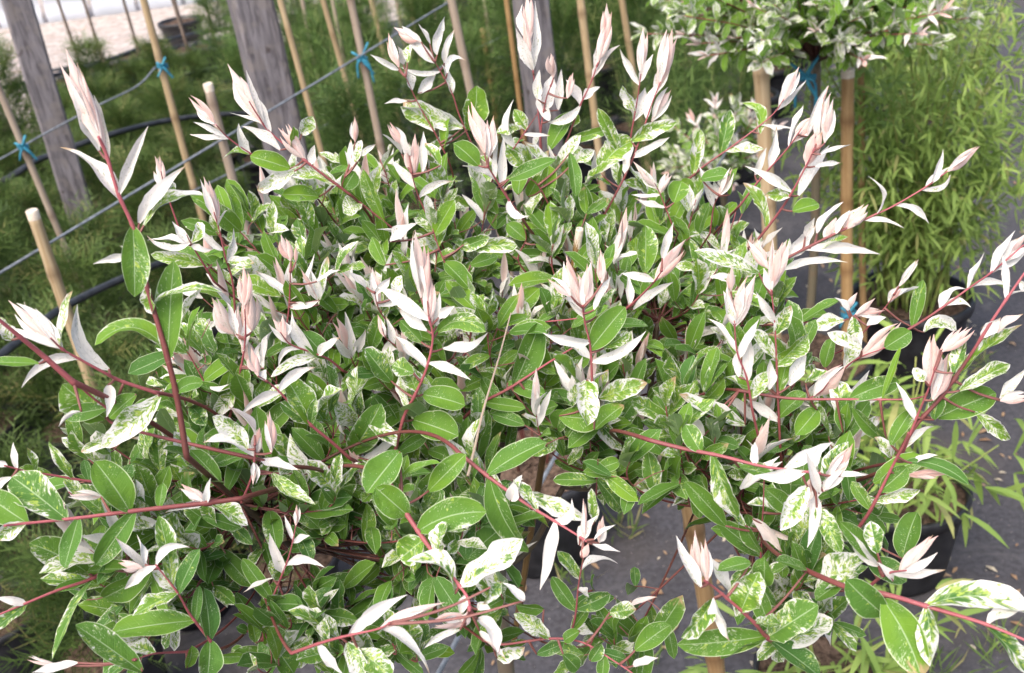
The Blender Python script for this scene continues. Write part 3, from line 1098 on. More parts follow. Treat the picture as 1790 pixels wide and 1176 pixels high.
ATT = np.vstack(ATT)
def attach(q, tang=None):
    v = ATT - q; dist = np.linalg.norm(v, axis=1); cost = dist + rng.uniform(0, .10, len(ATT))
    if tang is not None: cost = cost - .12 * (v @ tang) / (dist + 1e-6)
    return ATT[int(np.argmin(cost))]
def side_depth(L, kind):
    return L * rng.uniform(-.45, .28)
camup = nrm(UP + .4 * np.array([0, 0, 1]))
cur = None; shoots = []
for line in SHOOTS.strip().splitlines():
    line = line.strip()
    if line.startswith('@'):
        head, pts = line[1:].split('|'); h = head.split()
        cur = dict(tile=int(h[0]), d=float(h[1]), mm=float(h[2]), pts=pts.split(), leaves=[]); shoots.append(cur)
    elif line: cur['leaves'].append(line.split())
for S in shoots:
    px = [pt(q, S['tile']) for q in S['pts']]; n = len(px)
    dd = np.linspace(S['d'] + .045, S['d'], n)
    vis = [P(x, y, d) for (x, y), d in zip(px, dd)]
    tang = nrm(vis[0] - vis[1])
    A = attach(vis[0], tang); gapA = np.linalg.norm(A - vis[0])
    kc = vis[0] + tang * gapA * .30 + FWD * .085; U_ = np.linspace(0, 1, 30)[:, None]
    ext = ((1 - U_) ** 2 * A + 2 * U_ * (1 - U_) * kc + U_ ** 2 * vis[0])[:-1]
    v3 = smooth_path(vis, 90)
    ctr = np.vstack([ext, v3])
    rr = np.concatenate([np.linspace(S['mm'] * .50, S['mm'] * .74, len(ext)), S['mm'] * .74 * (1 - .60 * np.linspace(0, 1, len(v3)) ** 1.1)]) / 2000
    mbs = MB(); twigs = []; nodes = []; made = []
    vpx = np.array([pix(q)[:2] for q in v3])
    for e in S['leaves']:
        kind = e[0]; b = np.array(pt(e[1], S['tile'])); t = np.array(pt(e[2], S['tile'])); w = float(e[3]) / ZS; bend = float(e[4]) / ZS if len(e) > 4 else 0.0
        i = int(np.argmin(np.hypot(*(vpx - b).T))); gap = np.hypot(*(vpx[i] - b)); d0 = (v3[i] - EYE) @ FWD
        Lpx = np.hypot(*(t - b)); Lm = Lpx * d0 / FPX
        if gap < 9: b3 = v3[i] * 1.0; nodes.append(i)
        else:
            b3 = P(b[0], b[1], d0 + rng.uniform(-.004, .012))
            if gap > 9: twigs.append((v3[max(i - 3, 0)], b3)); nodes.append(max(i - 3, 0))
        dz = side_depth(Lm, kind)
        if kind == 'p': dz = Lm * rng.uniform(-.2, .2)
        t3 = P(t[0], t[1], max(d0 + dz, .42))
        tocam = nrm(EYE - (b3 + t3) / 2)
        if kind == 'p': nh = tocam + rng.normal(0, .2, 3)
        else: nh = tocam * .8 + np.array([0, 0, .45]) + rng.normal(0, .33, 3)
        dv = t - b; bv = None
        if bend:
            per = np.array([dv[1], -dv[0]]) / (Lpx + 1e-9); bv = (RIGHT * per[0] - UP * per[1]) * (bend * d0 / FPX)
        big = Lpx > 60
        made.append((leaf(b3, t3, nh, w * d0 / FPX * {'p': .66, 'w': .74, 'd': .80, 'v': .92}.get(kind, .85), kind, bv, 14 if big else 9, 7 if big else 5), 14 if big else 9, 7 if big else 5))
        if kind == 'p' and Lpx > 34:      # the sheathing leaf pressed against the bud
            pv = nrm(RIGHT * (dv[1]) + UP * dv[0]) * w * d0 / FPX
            for sd_ in ((1, -1, 1) if Lpx > 55 else (1, -1)):
                pv_ = pv * sd_
                q3 = b3 + (t3 - b3) * rng.uniform(.70, .97) + pv_ * rng.uniform(.08, .34) + FWD * rng.uniform(-.006, .003)
                made.append((leaf(b3 + FWD * rng.uniform(-.0015, .0015) + (t3 - b3) * rng.uniform(0, .16), q3, tocam + pv_ * 40 * rng.uniform(-.3, .8), w * d0 / FPX * rng.uniform(.34, .52), str(rng.choice(['p', 'p', 'w'])), pv_ * rng.uniform(-.05, .3), 11, 5), 11, 5))
    for i in nodes: rr[len(ext):] *= 1 + .16 * np.exp(-((np.arange(len(v3)) - i) / 1.4) ** 2)
    tube(mbs, ctr, rr, 9, stem_tint(ctr, .36, 1.0))
    for a3, b3 in twigs:
        L = np.linalg.norm(b3 - a3); q = smooth_path([a3, (a3 + b3) / 2 + np.array([0, 0, -.06 * L]), b3], 8)
        tube(mbs, q, np.linspace(1.1, .6, 8) / 1000, 6, [.3, .15, .5, 0])
    so = mbs.build('shoot', M['stem'], shrub, True, ROOT0); S['obj'] = so
    for Lf, nu, nv in made: bag.add(Lf, nu, nv, so)
HAND = set(S['obj'] for S in shoots)

# inner twigs with green leaves fill the body of the crown
def inside(x, y, poly):
    c = False; n = len(poly); j = n - 1
    for i in range(n):
        xi, yi = poly[i]; xj, yj = poly[j]
        if (yi > y) != (yj > y) and x < (xj - xi) * (y - yi) / (yj - yi) + xi: c = not c
        j = i
    return c
def crown_depth(x, y):
    return float(np.interp(y, [150, 300, 550, 750, 950, 1150], [.95, .87, .77, .71, .66, .63])) - .10 * max(0, (420 - x) / 420) + .00 * x
BODY = [(360, 350), (500, 290), (700, 255), (880, 260), (1050, 275), (1230, 330), (1380, 430), (1400, 560), (1460, 660), (1570, 780), (1540, 900), (1480, 1000), (1440, 1130), (1340, 1110), (1320, 1000), (1290, 915), (1190, 865), (1090, 885), (1010, 810), (930, 740), (850, 745), (830, 800), (890, 890), (800, 950), (650, 930), (560, 900), (430, 920), (330, 830), (270, 720), (250, 640), (320, 530), (330, 430)]
LOWL = [(130, 690), (330, 780), (560, 880), (560, 960), (420, 1010), (380, 1080), (330, 1150), (150, 1150), (60, 980), (90, 860)]
LOWM = [(430, 1080), (560, 1000), (640, 1040), (680, 1176), (430, 1176)]
LOWR = [(960, 1060), (1150, 1040), (1200, 1176), (960, 1176)]
LOWK = [(690, 900), (880, 890), (930, 980), (880, 1120), (720, 1176), (650, 1100)]
def fill(poly, count, off, tries=4000):
    xs = [q[0] for q in poly]; ys = [q[1] for q in poly]; got = []; md = 34.0
    while len(got) < count and tries:
        tries -= 1; x, y = rng.uniform(min(xs), max(xs)), rng.uniform(min(ys), max(ys))
        if tries % 150 == 0: md *= .9
        if inside(x, y, poly) and all(np.hypot(x - a, y - b) > md for a, b, _ in got): got.append((x, y, crown_depth(x, y) + rng.uniform(*off)))
    return got
spots = fill(BODY, 300, (.012, .16), 9000) + fill(LOWL, 24, (.03, .14)) + fill(LOWM, 8, (.03, .1)) + fill(LOWR, 4, (.04, .12)) + fill(LOWK, 10, (.03, .15))
for x, y, d in spots:
    Q = P(x, y, d)
    A = attach(Q)
    out = nrm(Q - H)
    up_ = nrm(out * .5 + np.array([0, 0, 1.0]) + rng.normal(0, .22, 3)); Q0 = Q - up_ * .07
    U_ = np.linspace(0, 1, 30)[:, None]; kc = Q - up_ * np.linalg.norm(Q - A) * .45; c = (1 - U_) ** 2 * A + 2 * U_ * (1 - U_) * kc + U_ ** 2 * Q; n = len(c)
    mb = MB(); tube(mb, c, np.linspace(2.0, .9, n) / 2000, 6, stem_tint(c, .24, .95, .15)); made = []
    L = np.concatenate([[0], np.cumsum(np.linalg.norm(np.diff(c, axis=0), axis=1))]); tot = L[-1]
    s = 0.0; k = 0; ang = rng.uniform(0, 3.14)
    span = min(tot * .8, rng.uniform(.13, .22))
    young = rng.random() < float(np.interp(y, [250, 500, 900], [.66, .38, .13]))
    while s < span:
        j = np.searchsorted(L, tot - s); j = min(max(j, 1), n - 1); b3 = c[j]; tg = nrm(c[j] - c[j - 1])
        e1 = nrm(np.cross(tg, [0.3, .2, 1])); e2 = np.cross(tg, e1)
        for sgn in (1, -1):
            if rng.random() < .08: continue
            side = (e1 * math.cos(ang) + e2 * math.sin(ang)) * sgn
            spread = min((.10 if young else .35) + k * .28, 1.25) + rng.normal(0, .12)
            dr = nrm(tg * math.cos(spread) + side * math.sin(spread) + np.array([0, 0, .18]) + rng.normal(0, .12, 3))
            ln = rng.uniform(.021, .041)
            if k == 0: kd = 'p' if young else rng.choice(['v', 'y', 'g'], p=[.2, .35, .45])
            elif k == 1 and young: kd = 'w'
            elif k == 2 and young: kd = rng.choice(['w', 'v'])
            elif k <= 2: kd = 'v' if young else rng.choice(['g', 'y', 'v'], p=[.52, .33, .15])
            else: kd = rng.choice(['g', 'y', 'v'], p=[.80, .15, .05])
            wd = ln * {'g': rng.uniform(.32, .43), 'y': rng.uniform(.32, .42), 'v': .34, 'w': .22, 'p': .19}[kd]
            nh = np.array([0, 0, 1.0]) * .8 + nrm(EYE - b3) * .6 + tg * .25 + rng.normal(0, .38, 3)
            x_, y_, _d = pix(b3 + dr * ln * .6)
            if not any(inside(x_, y_, pl) for pl in (BODY, LOWL, LOWM, LOWR, LOWK)): continue
            st = b3
            if k > 1 and rng.random() < .55:
                st = b3 + nrm(dr + rng.normal(0, .5, 3)) * rng.uniform(.008, .03); tube(mb, smooth_path([b3, (b3 + st) / 2 + rng.normal(0, .0015, 3), st], 4), [.0006, .0005, .0005, .0004], 4, [.25, .2, .5, 0], False)
                dr = nrm(dr + rng.normal(0, .45, 3))
            made.append(leaf(st, st + dr * ln, nh, wd, str(kd), None, 7, 3, rng.uniform(-.02, .06)))
            if st is not b3 and rng.random() < .7: made.append(leaf(st, st + nrm(dr + side * rng.normal(0, .9) + rng.normal(0, .5, 3)) * ln * rng.uniform(.6, 1), nh + rng.normal(0, .3, 3), wd * .9, str(kd), None, 7, 3, .03))
        s += rng.uniform(.009, .015); k += 1; ang += 1.57 + rng.normal(0, .3)
    if len(made) < 9: continue
    o = mb.build('twig', M['stem'], shrub, True, ROOT0)
    for Lf in made: bag.add(Lf, 7, 3, o)
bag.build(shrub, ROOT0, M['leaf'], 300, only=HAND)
# a dry grass stalk standing in the crown
p5 = [pt(q, 5) for q in ('640,1300', '670,1176', '720,960', '800,690', '862,460')]
mb = MB(); c = smooth_path([P(x, y, .70 + .012 * i) for i, (x, y) in enumerate(p5)], 40); tube(mb, c, np.linspace(1.1, .5, 40) / 1000, 6, [.1, 0, .4, 0])
mb.build('dry_twig', M['bamboo_grey'], shrub, True, ROOT0)
# ------------------------------------------------------------------ wires, hoses, posts, canes
VP = (1762, -587)
ROWD = nrm(ray(*VP)); ROWD = nrm(np.array([ROWD[0], ROWD[1], 0.0])); ACR = np.array([ROWD[1], -ROWD[0], 0.0])
def line_thing(name, label, cat, mat, pts, r, k=8, group=None):
    pts = np.asarray(pts); o0 = pts[0] * 1.0
    mb = MB(); tube(mb, pts, r, k, [0, 0, .5, 0]); o = mb.build(name, mat, None, True, o0); o.location = tuple(o0)
    return tag(o, label, cat, group)
def pxline(lst, n=40, dj=0.0):
    return smooth_path([P(*q) for q in lst], n)
W1 = pxline([(-260, 634, 1.62), (0, 477, 1.9), (490, 182, 2.5), (785, 3, 3.15), (1000, -125, 3.9)], 60)
line_thing('support_wire', 'thick grey wire slanting up past the two cut canes and both left posts', 'wire', M['wire'], W1, .0030)
W1B = pxline([(-200, 378, 2.5), (0, 278, 2.8), (70, 238, 2.9), (170, 185, 3.05), (240, 150, 3.2), (272, 117, 3.3)], 40)
line_thing('support_wire', 'thin wire ending at the blue knot on the tall cane between the left posts', 'wire', M['wire'], W1B, .0030)
line_thing('support_wire', 'thin wire low behind the tied cane right of the second post', 'wire', M['wire'], pxline([(250, 372, 2.7), (370, 318, 3.0), (640, 183, 3.6), (900, 52, 4.4)], 40), .0028)
line_thing('support_wire', 'blue-grey taut wire running back under the willow past the black pot', 'wire', M['wire'], pxline([(640, 1390, 1.18), (770, 1170, 1.35), (985, 772, 1.75), (1265, 272, 2.7), (1340, 140, 3.3)], 50), .0036)
HOSES = [
    ('black hose crossing behind the leftmost post at the gravel edge', [(-120, 172, 5.6), (20, 150, 5.7), (95, 131, 5.9), (180, 108, 6.1), (290, 70, 6.6), (420, 45, 7.2)], .013),
    ('black drip hose above the first cut cane at the left edge', [(-150, 385, 3.1), (0, 319, 3.3), (48, 290, 3.4), (80, 274, 3.5), (200, 233, 3.7), (330, 205, 4.0), (520, 190, 4.3), (600, 165, 4.5)], .0105),
    ('wide dark hose low on the left between the conifers', [(-150, 720, 1.9), (0, 621, 2.1), (102, 543, 2.35), (207, 490, 2.6), (330, 440, 2.9)], .0095),
    ('black hose half hidden behind the middle post', [(560, 205, 4.3), (700, 150, 4.5), (835, 112, 4.8), (892, 96, 5.0), (1000, 60, 5.4)], .011),
    ('pale grey hose lying on the gravel beside the leftmost post', [(60, 128, 6.2), (150, 112, 6.3), (250, 88, 6.6), (330, 62, 7.0)], .010),
    ('black hose beside the tall saplings at the edge of the pale yard', [(150, 178, 5.0), (235, 168, 5.1), (330, 130, 5.6), (440, 105, 6.0), (560, 70, 6.6)], .012)]
for lb, pl, r in HOSES: line_thing('drip_hose', lb, 'hose', M['hose'], pxline(pl, 50), r, 10, 'irrigation hoses')

def foot(x1, y1, d, x2, y2):
    """top point from pixel and depth; the standing line leans so that it passes pixel 2; returns top and ground point"""
    T = P(x1, y1, d); r = ray(x2, y2)
    # closest point of ray 2 to the vertical through T
    rh = r[:2]; k = (T[:2] - EYE[:2]) @ rh / (rh @ rh); B = EYE + r * k
    dirn = (B - T) / (T[2] - B[2]); return T, T + dirn * T[2]
POSTS = []
def post(label, a, d, b, w):
    T, F = foot(*a, d, *b); POSTS.append(F[:2]); ax = nrm(T - F); T = T + ax * .35
    me = bpy.data.meshes.new('post'); x = nrm(np.array([.92, .38, 0])); x = nrm(x - (x @ ax) * ax); y = np.cross(ax, x)
    n = 14; V = []; L = np.linalg.norm(T - F)
    mb = MB(); prof = []
    for sx, sy in ((1, 1), (-1, 1), (-1, -1), (1, -1)):          # chamfered square
        c = .84
        prof += [(sx, sy * c), (sx * c, sy)] if sx * sy > 0 else [(sx * c, sy), (sx, sy * c)]
    prof = np.array(prof + prof[:1]) * w / 2
    rows = []
    for i, t in enumerate(np.linspace(0, 1, n)):
        j = rng.normal(0, .0012, 2); s = 1 + rng.normal(0, .008)
        rows.append(ax[None] * t * L + x[None] * (prof[:, :1] * s + j[0]) + y[None] * (prof[:, 1:] * s + j[1]))
    rows.insert(0, rows[0] * 0 + rows[0].mean(0)); rows.append(rows[-1] * 0 + rows[-1].mean(0))
    mb.add(np.array(rows).reshape(-1, 3), gf(n + 2, len(prof)))
    o = mb.build('timber_post', M['timber'], None, False); o.location = tuple(F)
    return tag(o, label, 'post', 'grey timber posts')
post('weathered grey timber post leaning at the far left of the nursery row', (28, 0), 3.1, (150, 400), .086)
post('weathered grey timber post with knots behind the pink left shoot', (437, 0), 2.75, (508, 300), .106)
post('weathered grey timber post behind the tallest shoot at top centre', (928, 0), 3.3, (952, 220), .094)

def tie(parent, loc, c, ax, r, scale=1.0):
    mb = MB(); e1 = nrm(np.cross(ax, [.3, 1, .2])); e2 = np.cross(ax, e1)
    for k in range(3):
        th = np.linspace(0, 2 * np.pi, 22); q = c + ax * (.004 * (k - 1)) + (e1 * np.cos(th)[:, None] + e2 * np.sin(th)[:, None]) * (r + .0025) + ax * (np.sin(th)[:, None] * .003)
        tube(mb, q, .0034, 6)
    f = nrm(EYE - c); kn = c + f * (r + .004); sd = nrm(np.cross(ax, f))
    for s_, up_ in ((1, .9), (-1, .5), (1, -1.0)):
        q = smooth_path([kn, kn + (sd * s_ * .5 + ax * up_) * .022 * scale + f * .006, kn + (sd * s_ * .8 + ax * up_ * 1.5) * .024 * scale, kn + (sd * s_ * .2 + ax * up_ * .6) * .018 * scale + f * .004, kn], 18)
        tube(mb, q, .0031, 6)
    for s_, ln in ((1, .055), (-1, .04)):
        q = smooth_path([kn, kn + sd * s_ * .012 * scale - ax * .3 * ln + f * .004, kn + sd * s_ * .02 - ax * ln * scale], 12); tube(mb, q, .0031, 6)
    th = np.linspace(0, 6.28, 14); tube(mb, kn + (sd * np.cos(th)[:, None] + ax * np.sin(th)[:, None]) * .004, .004, 6)
    return mb.build('tie', M['tie'], parent, True, loc)
def cane(label, a, d, b, r, mat='bamboo', ties=(), cut=False, ext=.0, zmin=0.0, name='bamboo_cane'):
    T, F = foot(*a, d, *b); ax = nrm(T - F); T = T + ax * ext; L = np.linalg.norm(T - F)
    root = empty(name, F, label, 'cane', 'bamboo canes'); mb = MB()
    n = max(int(L / .02), 10); t = np.linspace(0, L, n); rr = np.full(n, r); ag = np.zeros(n); s = rng.uniform(.05, .2)
    bow = nrm(np.cross(ax, rng.normal(0, 1, 3))) * rng.uniform(0, .008)
    while s < L:
        g = np.exp(-((t - s) / .010) ** 2); rr = rr + r * .17 * g; ag = np.maximum(ag, g); s += rng.uniform(.16, .30)
    pts = F + ax * t[:, None] + bow * np.sin(t / L * np.pi)[:, None]
    tn = np.stack([ag, 0 * ag, np.full(n, rng.random()), 0 * ag], 1)
    tube(mb, pts, rr, 12, tn); mb.build('shaft', M[mat], root, True, F)
    if cut:
        mb = MB(); th = np.linspace(0, 2 * np.pi, 15); e1 = nrm(np.cross(ax, [.2, 1, .1])); e2 = np.cross(ax, e1)
        ring = lambda q, z: T + ax * z + (e1 * np.cos(th)[:, None] + e2 * np.sin(th)[:, None]) * q
        mb.add(np.vstack([ring(r * 1.03, -.012), ring(r * 1.04, .0035), ring(r * .92, .006), ring(r * .55, .005), ring(r * .48, -.004), ring(1e-5, -.005)]), gf(6, 15))
        mb.build('cut_end', M['pith'], root, True, F)
    for (tx, ty, sc_) in ties:
        rd = ray(tx, ty); best = min(np.linspace(0, 1, 200), key=lambda q: np.hypot(pix(F + (T - F) * q)[0] - tx, pix(F + (T - F) * q)[1] - ty) if (F + (T - F) * q - EYE) @ FWD > .2 else 9e9)
        tie(root, F, F + (T - F) * best, ax, r, sc_)
    return root
cane('tall tan bamboo cane with a blue knot between the two left posts', (245, -30), 2.9, (345, 340), .0108, ties=[(272, 117, .7)], ext=.3)
cane('slim bamboo cane just right of the second grey post', (485, -20), 2.7, (572, 300), .0082, ext=.3)
cane('thin bamboo cane second to the right of the second grey post', (560, -20), 3.3, (597, 110), .0092, ext=.3)
cane('short cut bamboo cane with a pale sawn top behind the left shoots', (364, 150), 2.3, (450, 455), .0105, 'bamboo_grey', cut=True)
cane('thick cut bamboo cane by the taut wire at the left edge', (57, 372), 1.9, (112, 535), .0110, cut=True)
cane('leaning greyed bamboo cane with a blue knot at the left edge', (-40, 65), 2.6, (152, 522), .0090, 'bamboo_grey', ties=[(45, 252, .8)], ext=.2)
cane('bamboo cane with a large bright blue bow tied to the taut wire', (608, -20), 2.75, (672, 295), .0105, 'bamboo_grey', ties=[(634, 104, 1.25)], ext=.3)
cane('faint far bamboo cane beside the cane with the bright blue bow', (642, -20), 4.4, (662, 65), .0110, ext=.4)
cane('stout bamboo cane behind the highest left white shoot', (786, -20), 2.9, (822, 150), .0122, 'bamboo_grey', ext=.3)
cane('slim brown bamboo cane just left of the middle post', (882, -20), 3.7, (903, 145), .0095, 'bamboo_orange', ext=.3)
cane('straight bamboo cane right of the middle post behind two pink tips', (1012, -20), 3.0, (1032, 145), .0118, ext=.3)
cane('far bamboo cane behind the right twin pink tips', (1084, -20), 3.7, (1102, 92), .0120, ext=.3)
cane('thick yellow bamboo cane with a flat white top under the second willow', (1330, 110), 1.95, (1346, 430), .0150, 'bamboo', cut=True)
cane('orange bamboo cane with a worn grey top before the bamboo clump', (1482, 125), 2.15, (1484, 520), .0135, 'bamboo_orange', cut=True, ties=[(1492, 548, .9)])
cane('narrow orange bamboo cane close behind the one before the bamboo clump', (1506, 105), 2.3, (1508, 290), .0080, 'bamboo_orange')
cane('thick brown bamboo cane low down under the right side of the willow', (1178, 720), 1.28, (1245, 1176), .0125, 'bamboo_orange')
cane('dark brown cane end poking out of the top of the willow crown', (1012, 410), .86, (1003, 470), .0032, 'bamboo_dark', cut=True)
cane('pale thin bamboo cane far back among the brooms', (715, -20), 4.6, (728, 60), .010, ext=.3)
for lb, p0, d_, p1 in (('very thin far cane right beside the second grey post', (525, -20), 4.6, (543, 70)), ('very thin far cane left of the cane with the blue bow', (577, -20), 4.2, (593, 70)),
                       ('far thin cane midway between the blue bow and the stout cane', (690, -20), 5.0, (701, 45)), ('far thin cane just left of the stout cane', (752, -20), 4.8, (764, 50)),
                       ('far thin cane right of the twin pink tips', (1190, -20), 4.6, (1200, 60)), ('far thin cane left of the second willow', (1238, -20), 4.4, (1244, 80)), ('far thin cane left of the middle post', (845, -20), 4.9, (857, 60))):
    cane(lb, p0, d_, p1, .0085, 'bamboo_grey', ext=.3)
cane('reddish stub of bamboo cane in front of the far brooms', (843, 50), 4.3, (851, 100), .011, 'bamboo_orange')

# ------------------------------------------------------------------ pots and background plants
def pot_mesh(r, h):
    th = np.linspace(0, 2 * np.pi, 25); ring = lambda q, z: np.stack([np.cos(th) * q, np.sin(th) * q, np.full(25, z)], 1)
    mb = MB(); mb.add(np.vstack([ring(.001, .001), ring(r * .78, .001), ring(r * .80, .012), ring(r * .96, h * .86), ring(r * .965, h * .87), ring(r * 1.03, h * .875), ring(r * 1.04, h * .99), ring(r * 1.01, h), ring(r * .97, h), ring(r * .94, h * .85), ring(r * .93, h * .8)]), gf(11, 25))
    return mb.mesh('pot', M['pot'])
def soil_mesh(r, h):
    th = np.linspace(0, 2 * np.pi, 25); rows = []
    for q in (r * .95, r * .75, r * .5, r * .25, .001):
        rows.append(np.stack([np.cos(th) * q, np.sin(th) * q, h * .9 + np.append(rng.normal(0, .004, 24), 0)], 1)); rows[-1][-1] = rows[-1][0]
    mb = MB(); mb.add(np.vstack(rows), gf(5, 25)[:, ::-1]); return mb.mesh('soil', M['soil'])
POT = {k: (pot_mesh(*k), soil_mesh(*k)) for k in ((.10, .17), (.13, .21), (.15, .24))}
def put(name, me, root, z=0.0):
    o = bpy.data.objects.new(name, me); COL.objects.link(o); o.parent = root; o.location = (0, 0, z); return o
def blade(mb, b, t, n, w, tint, seg=3):
    """narrow flat leaf of seg quads from b to t"""
    d = t - b; s = np.cross(d, n); s = s / (np.linalg.norm(s) + 1e-9); u = np.linspace(0, 1, seg + 1)
    c = b + d * u[:, None] + nrm(n) * (np.linalg.norm(d) * .12 * np.sin(u * np.pi))[:, None]
    hw = w / 2 * np.clip(np.sin(np.pi * (u * .86 + .10)), .05, 1); hw[-1] = .02 * w
    V = np.stack([c - s * hw[:, None], c + s * hw[:, None]], 1).reshape(-1, 3); mb.add(V, gf(seg + 1, 2), None, tint)
def conifer_mesh(h, rad, seed, n=420, mat='conifer'):
    """feathery thuja-like bush: many flat sprays"""
    r = np.random.default_rng(seed); mb = MB()
    for i in range(n):
        z = h * r.uniform(.02, 1) ** .8; a = r.uniform(0, 6.283); q = rad * (1 - (z / h) ** 1.6 * .75) * r.uniform(.25, 1.0)
        b = np.array([math.cos(a) * q * .6, math.sin(a) * q * .6, z * .9]); out = np.array([math.cos(a), math.sin(a), r.uniform(.3, 1.3)]); out = nrm(out + r.normal(0, .25, 3))
        ln = r.uniform(.06, .12); t = b + out * ln; s0 = nrm(np.cross(out, r.normal(0, 1, 3))); nn = np.cross(s0, out); sd = r.random(); yl = float(r.random() < .08) * .7
        for j in range(7):
            f = (j + .5) / 7; c = b + out * ln * f; sg = 1 if j % 2 else -1
            tt = c + nrm(out * .9 + s0 * sg * .8 + r.normal(0, .15, 3)) * ln * (1 - f * .6) * .55
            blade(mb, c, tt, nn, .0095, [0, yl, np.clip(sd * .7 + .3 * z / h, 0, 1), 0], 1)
        blade(mb, b, t, nn, .008, [0, yl, sd, 0], 1)
    return mb.mesh('conifer_foliage', M[mat], False)
def broom_mesh(h, rad, seed, n=110):
    """upright bundle of thin green stems with needle leaves"""
    r = np.random.default_rng(seed); mb = MB()
    for i in range(n):
        a = r.uniform(0, 6.283); q = rad * math.sqrt(r.random()); hh = h * r.uniform(.55, 1.0)
        b = np.array([math.cos(a) * q * .3, math.sin(a) * q * .3, 0]); e = np.array([math.cos(a) * q * 1.25, math.sin(a) * q * 1.25, hh]) + r.normal(0, .02, 3)
        md = (b + e) / 2 + np.array([math.cos(a), math.sin(a), 0]) * q * .25; u = np.linspace(0, 1, 7)[:, None]; c = (1 - u) ** 2 * b + 2 * u * (1 - u) * md + u * u * e
        sd = r.random(); yl = float(r.random() < .1) * .6
        nd = np.array([math.cos(a + r.normal(0, .8)), math.sin(a + r.normal(0, .8)), .1])
        for k in range(6): blade(mb, c[k], c[k + 1] + (c[k + 1] - c[k]) * .1, nd, .0055, [0, yl, sd, 0], 1)
        for k in range(18):
            f = r.uniform(.25, 1) * 5.999; k0 = int(f); pb = c[k0] + (c[k0 + 1] - c[k0]) * (f - k0); tg = nrm(c[k0 + 1] - c[k0])
            tt = pb + nrm(tg * .9 + r.normal(0, .55, 3)) * r.uniform(.035, .075); blade(mb, pb, tt, nrm(r.normal(0, 1, 3)), .0095, [0, yl, np.clip(sd + r.normal(0, .2), 0, 1), 0], 1)
    return mb.mesh('broom_foliage', M['broom'], False)
CON = [conifer_mesh(.30, .16, 1), conifer_mesh(.40, .15, 2, 460), conifer_mesh(.24, .18, 3), conifer_mesh(.48, .17, 4, 560)]
BRO = [conifer_mesh(.62, .17, 15, 700, 'broom'), broom_mesh(.78, .14, 12), conifer_mesh(.52, .19, 16, 620, 'broom'), conifer_mesh(.74, .16, 17, 760, 'broom'), broom_mesh(.60, .16, 11)]
def spin(o, s=1.0): o.rotation_euler = (0, 0, rng.uniform(0, 6.283)); o.scale = (s, s, s * rng.uniform(.9, 1.12))
def potted(name, label, cat, group, xy, meshes, potk, i):
    root = empty(name, (xy[0], xy[1], .006), label, cat, group); spin(root, rng.uniform(.9, 1.12))
    put('pot', POT[potk][0], root); put('soil', POT[potk][1], root)
    f = put('foliage', meshes[i % len(meshes)], root, potk[1] * .88); f['kind'] = 'stuff'
    f.rotation_euler = (0, 0, rng.uniform(0, 6.283)); return root
W1G = None
cells = []
def row_pt(a, b): return np.array([0, 2.0, 0]) + ACR * a + ROWD * b
for ia in range(-16, 10):
    for ib in range(-12, 34):
        p = row_pt(ia * .44 + (ib % 2) * .05, ib * .42); p = p + np.array([rng.normal(0, .04), rng.normal(0, .04), 0])
        x, y, d = pix(p)
        if d > .9: cells.append((x, y, d, p))
def on_gravel(p):
    return inside(p[0], p[1], [tuple(g) for g in ge] + [tuple(ge[-1] + gdir * 30), (40, 160), (-120, 160), (-120, float(ge[0][1]))])
LEFTC = [(-140, 400), (60, 355), (330, 285), (460, 330), (450, 640), (330, 760), (420, 1000), (330, 1300), (-140, 1300)]
MIDB = [(380, 270), (480, 170), (640, 115), (760, 62), (900, -80), (1440, -80), (1430, 40), (1370, 170), (1300, 300), (1200, 470), (700, 560), (480, 420)]
LMC = [('leftmost grey post', 120, 350), ('cut cane at the taut wire', 90, 470), ('leaning cane with the blue knot', 60, 290), ('short cut cane', 410, 300), ('wide dark hose', 120, 590), ('large pink bud at the left', 150, 170), ('lowest red stem at the left edge', 60, 1060), ('long red stem at the left', 150, 900), ('dark limb under the crown', 560, 960), ('lowest pink shoot below the crown', 600, 1110), ('thick red left stem', 300, 700), ('white star of leaves at the left', 440, 790)]
LMB = [('second grey post', 470, 150), ('middle grey post', 940, 110), ('cane with the bright blue bow', 640, 180), ('straight cane beside the middle post', 1022, 70), ('slim cane beside the second post', 530, 160), ('second post where the taut wire crosses it', 520, 260), ('short dark hose behind the middle post', 860, 180), ('twin pink tips at the top right', 1160, 110), ('far cane behind the twin pink tips', 1094, 40), ('thick yellow cane', 1338, 250), ('stout cane behind the highest shoot', 805, 70), ('slim brown cane', 893, 70)]
ORD = ['nearest', 'second nearest', 'third nearest', 'fourth nearest', 'fifth nearest', 'sixth nearest', 'seventh nearest', 'eighth nearest', 'ninth nearest', 'tenth nearest', 'eleventh nearest', 'twelfth nearest', 'thirteenth nearest', 'fourteenth nearest', 'fifteenth nearest']
def landmark_labels(items, marks, phrase):
    """items: (x, y) of each plant's middle in the picture; each label names the landmark closest to it and its order there"""
    by = {}
    for i, (x, y) in enumerate(items):
        m_ = min(range(len(marks)), key=lambda k: np.hypot(x - marks[k][1], y - marks[k][2])); by.setdefault(m_, []).append((np.hypot(x - marks[m_][1], y - marks[m_][2]), i))
    out = {}
    for m_, l in by.items():
        for o, (_, i) in enumerate(sorted(l)): out[i] = phrase % (ORD[min(o, 14)], marks[m_][0])
    return out
cons, bros = [], []
LOWC = [(330, 900), (640, 900), (620, 1100), (520, 1300), (330, 1300)]
HID = [(420, 380), (520, 300), (900, 270), (1220, 340), (1370, 460), (1370, 900), (420, 900)]
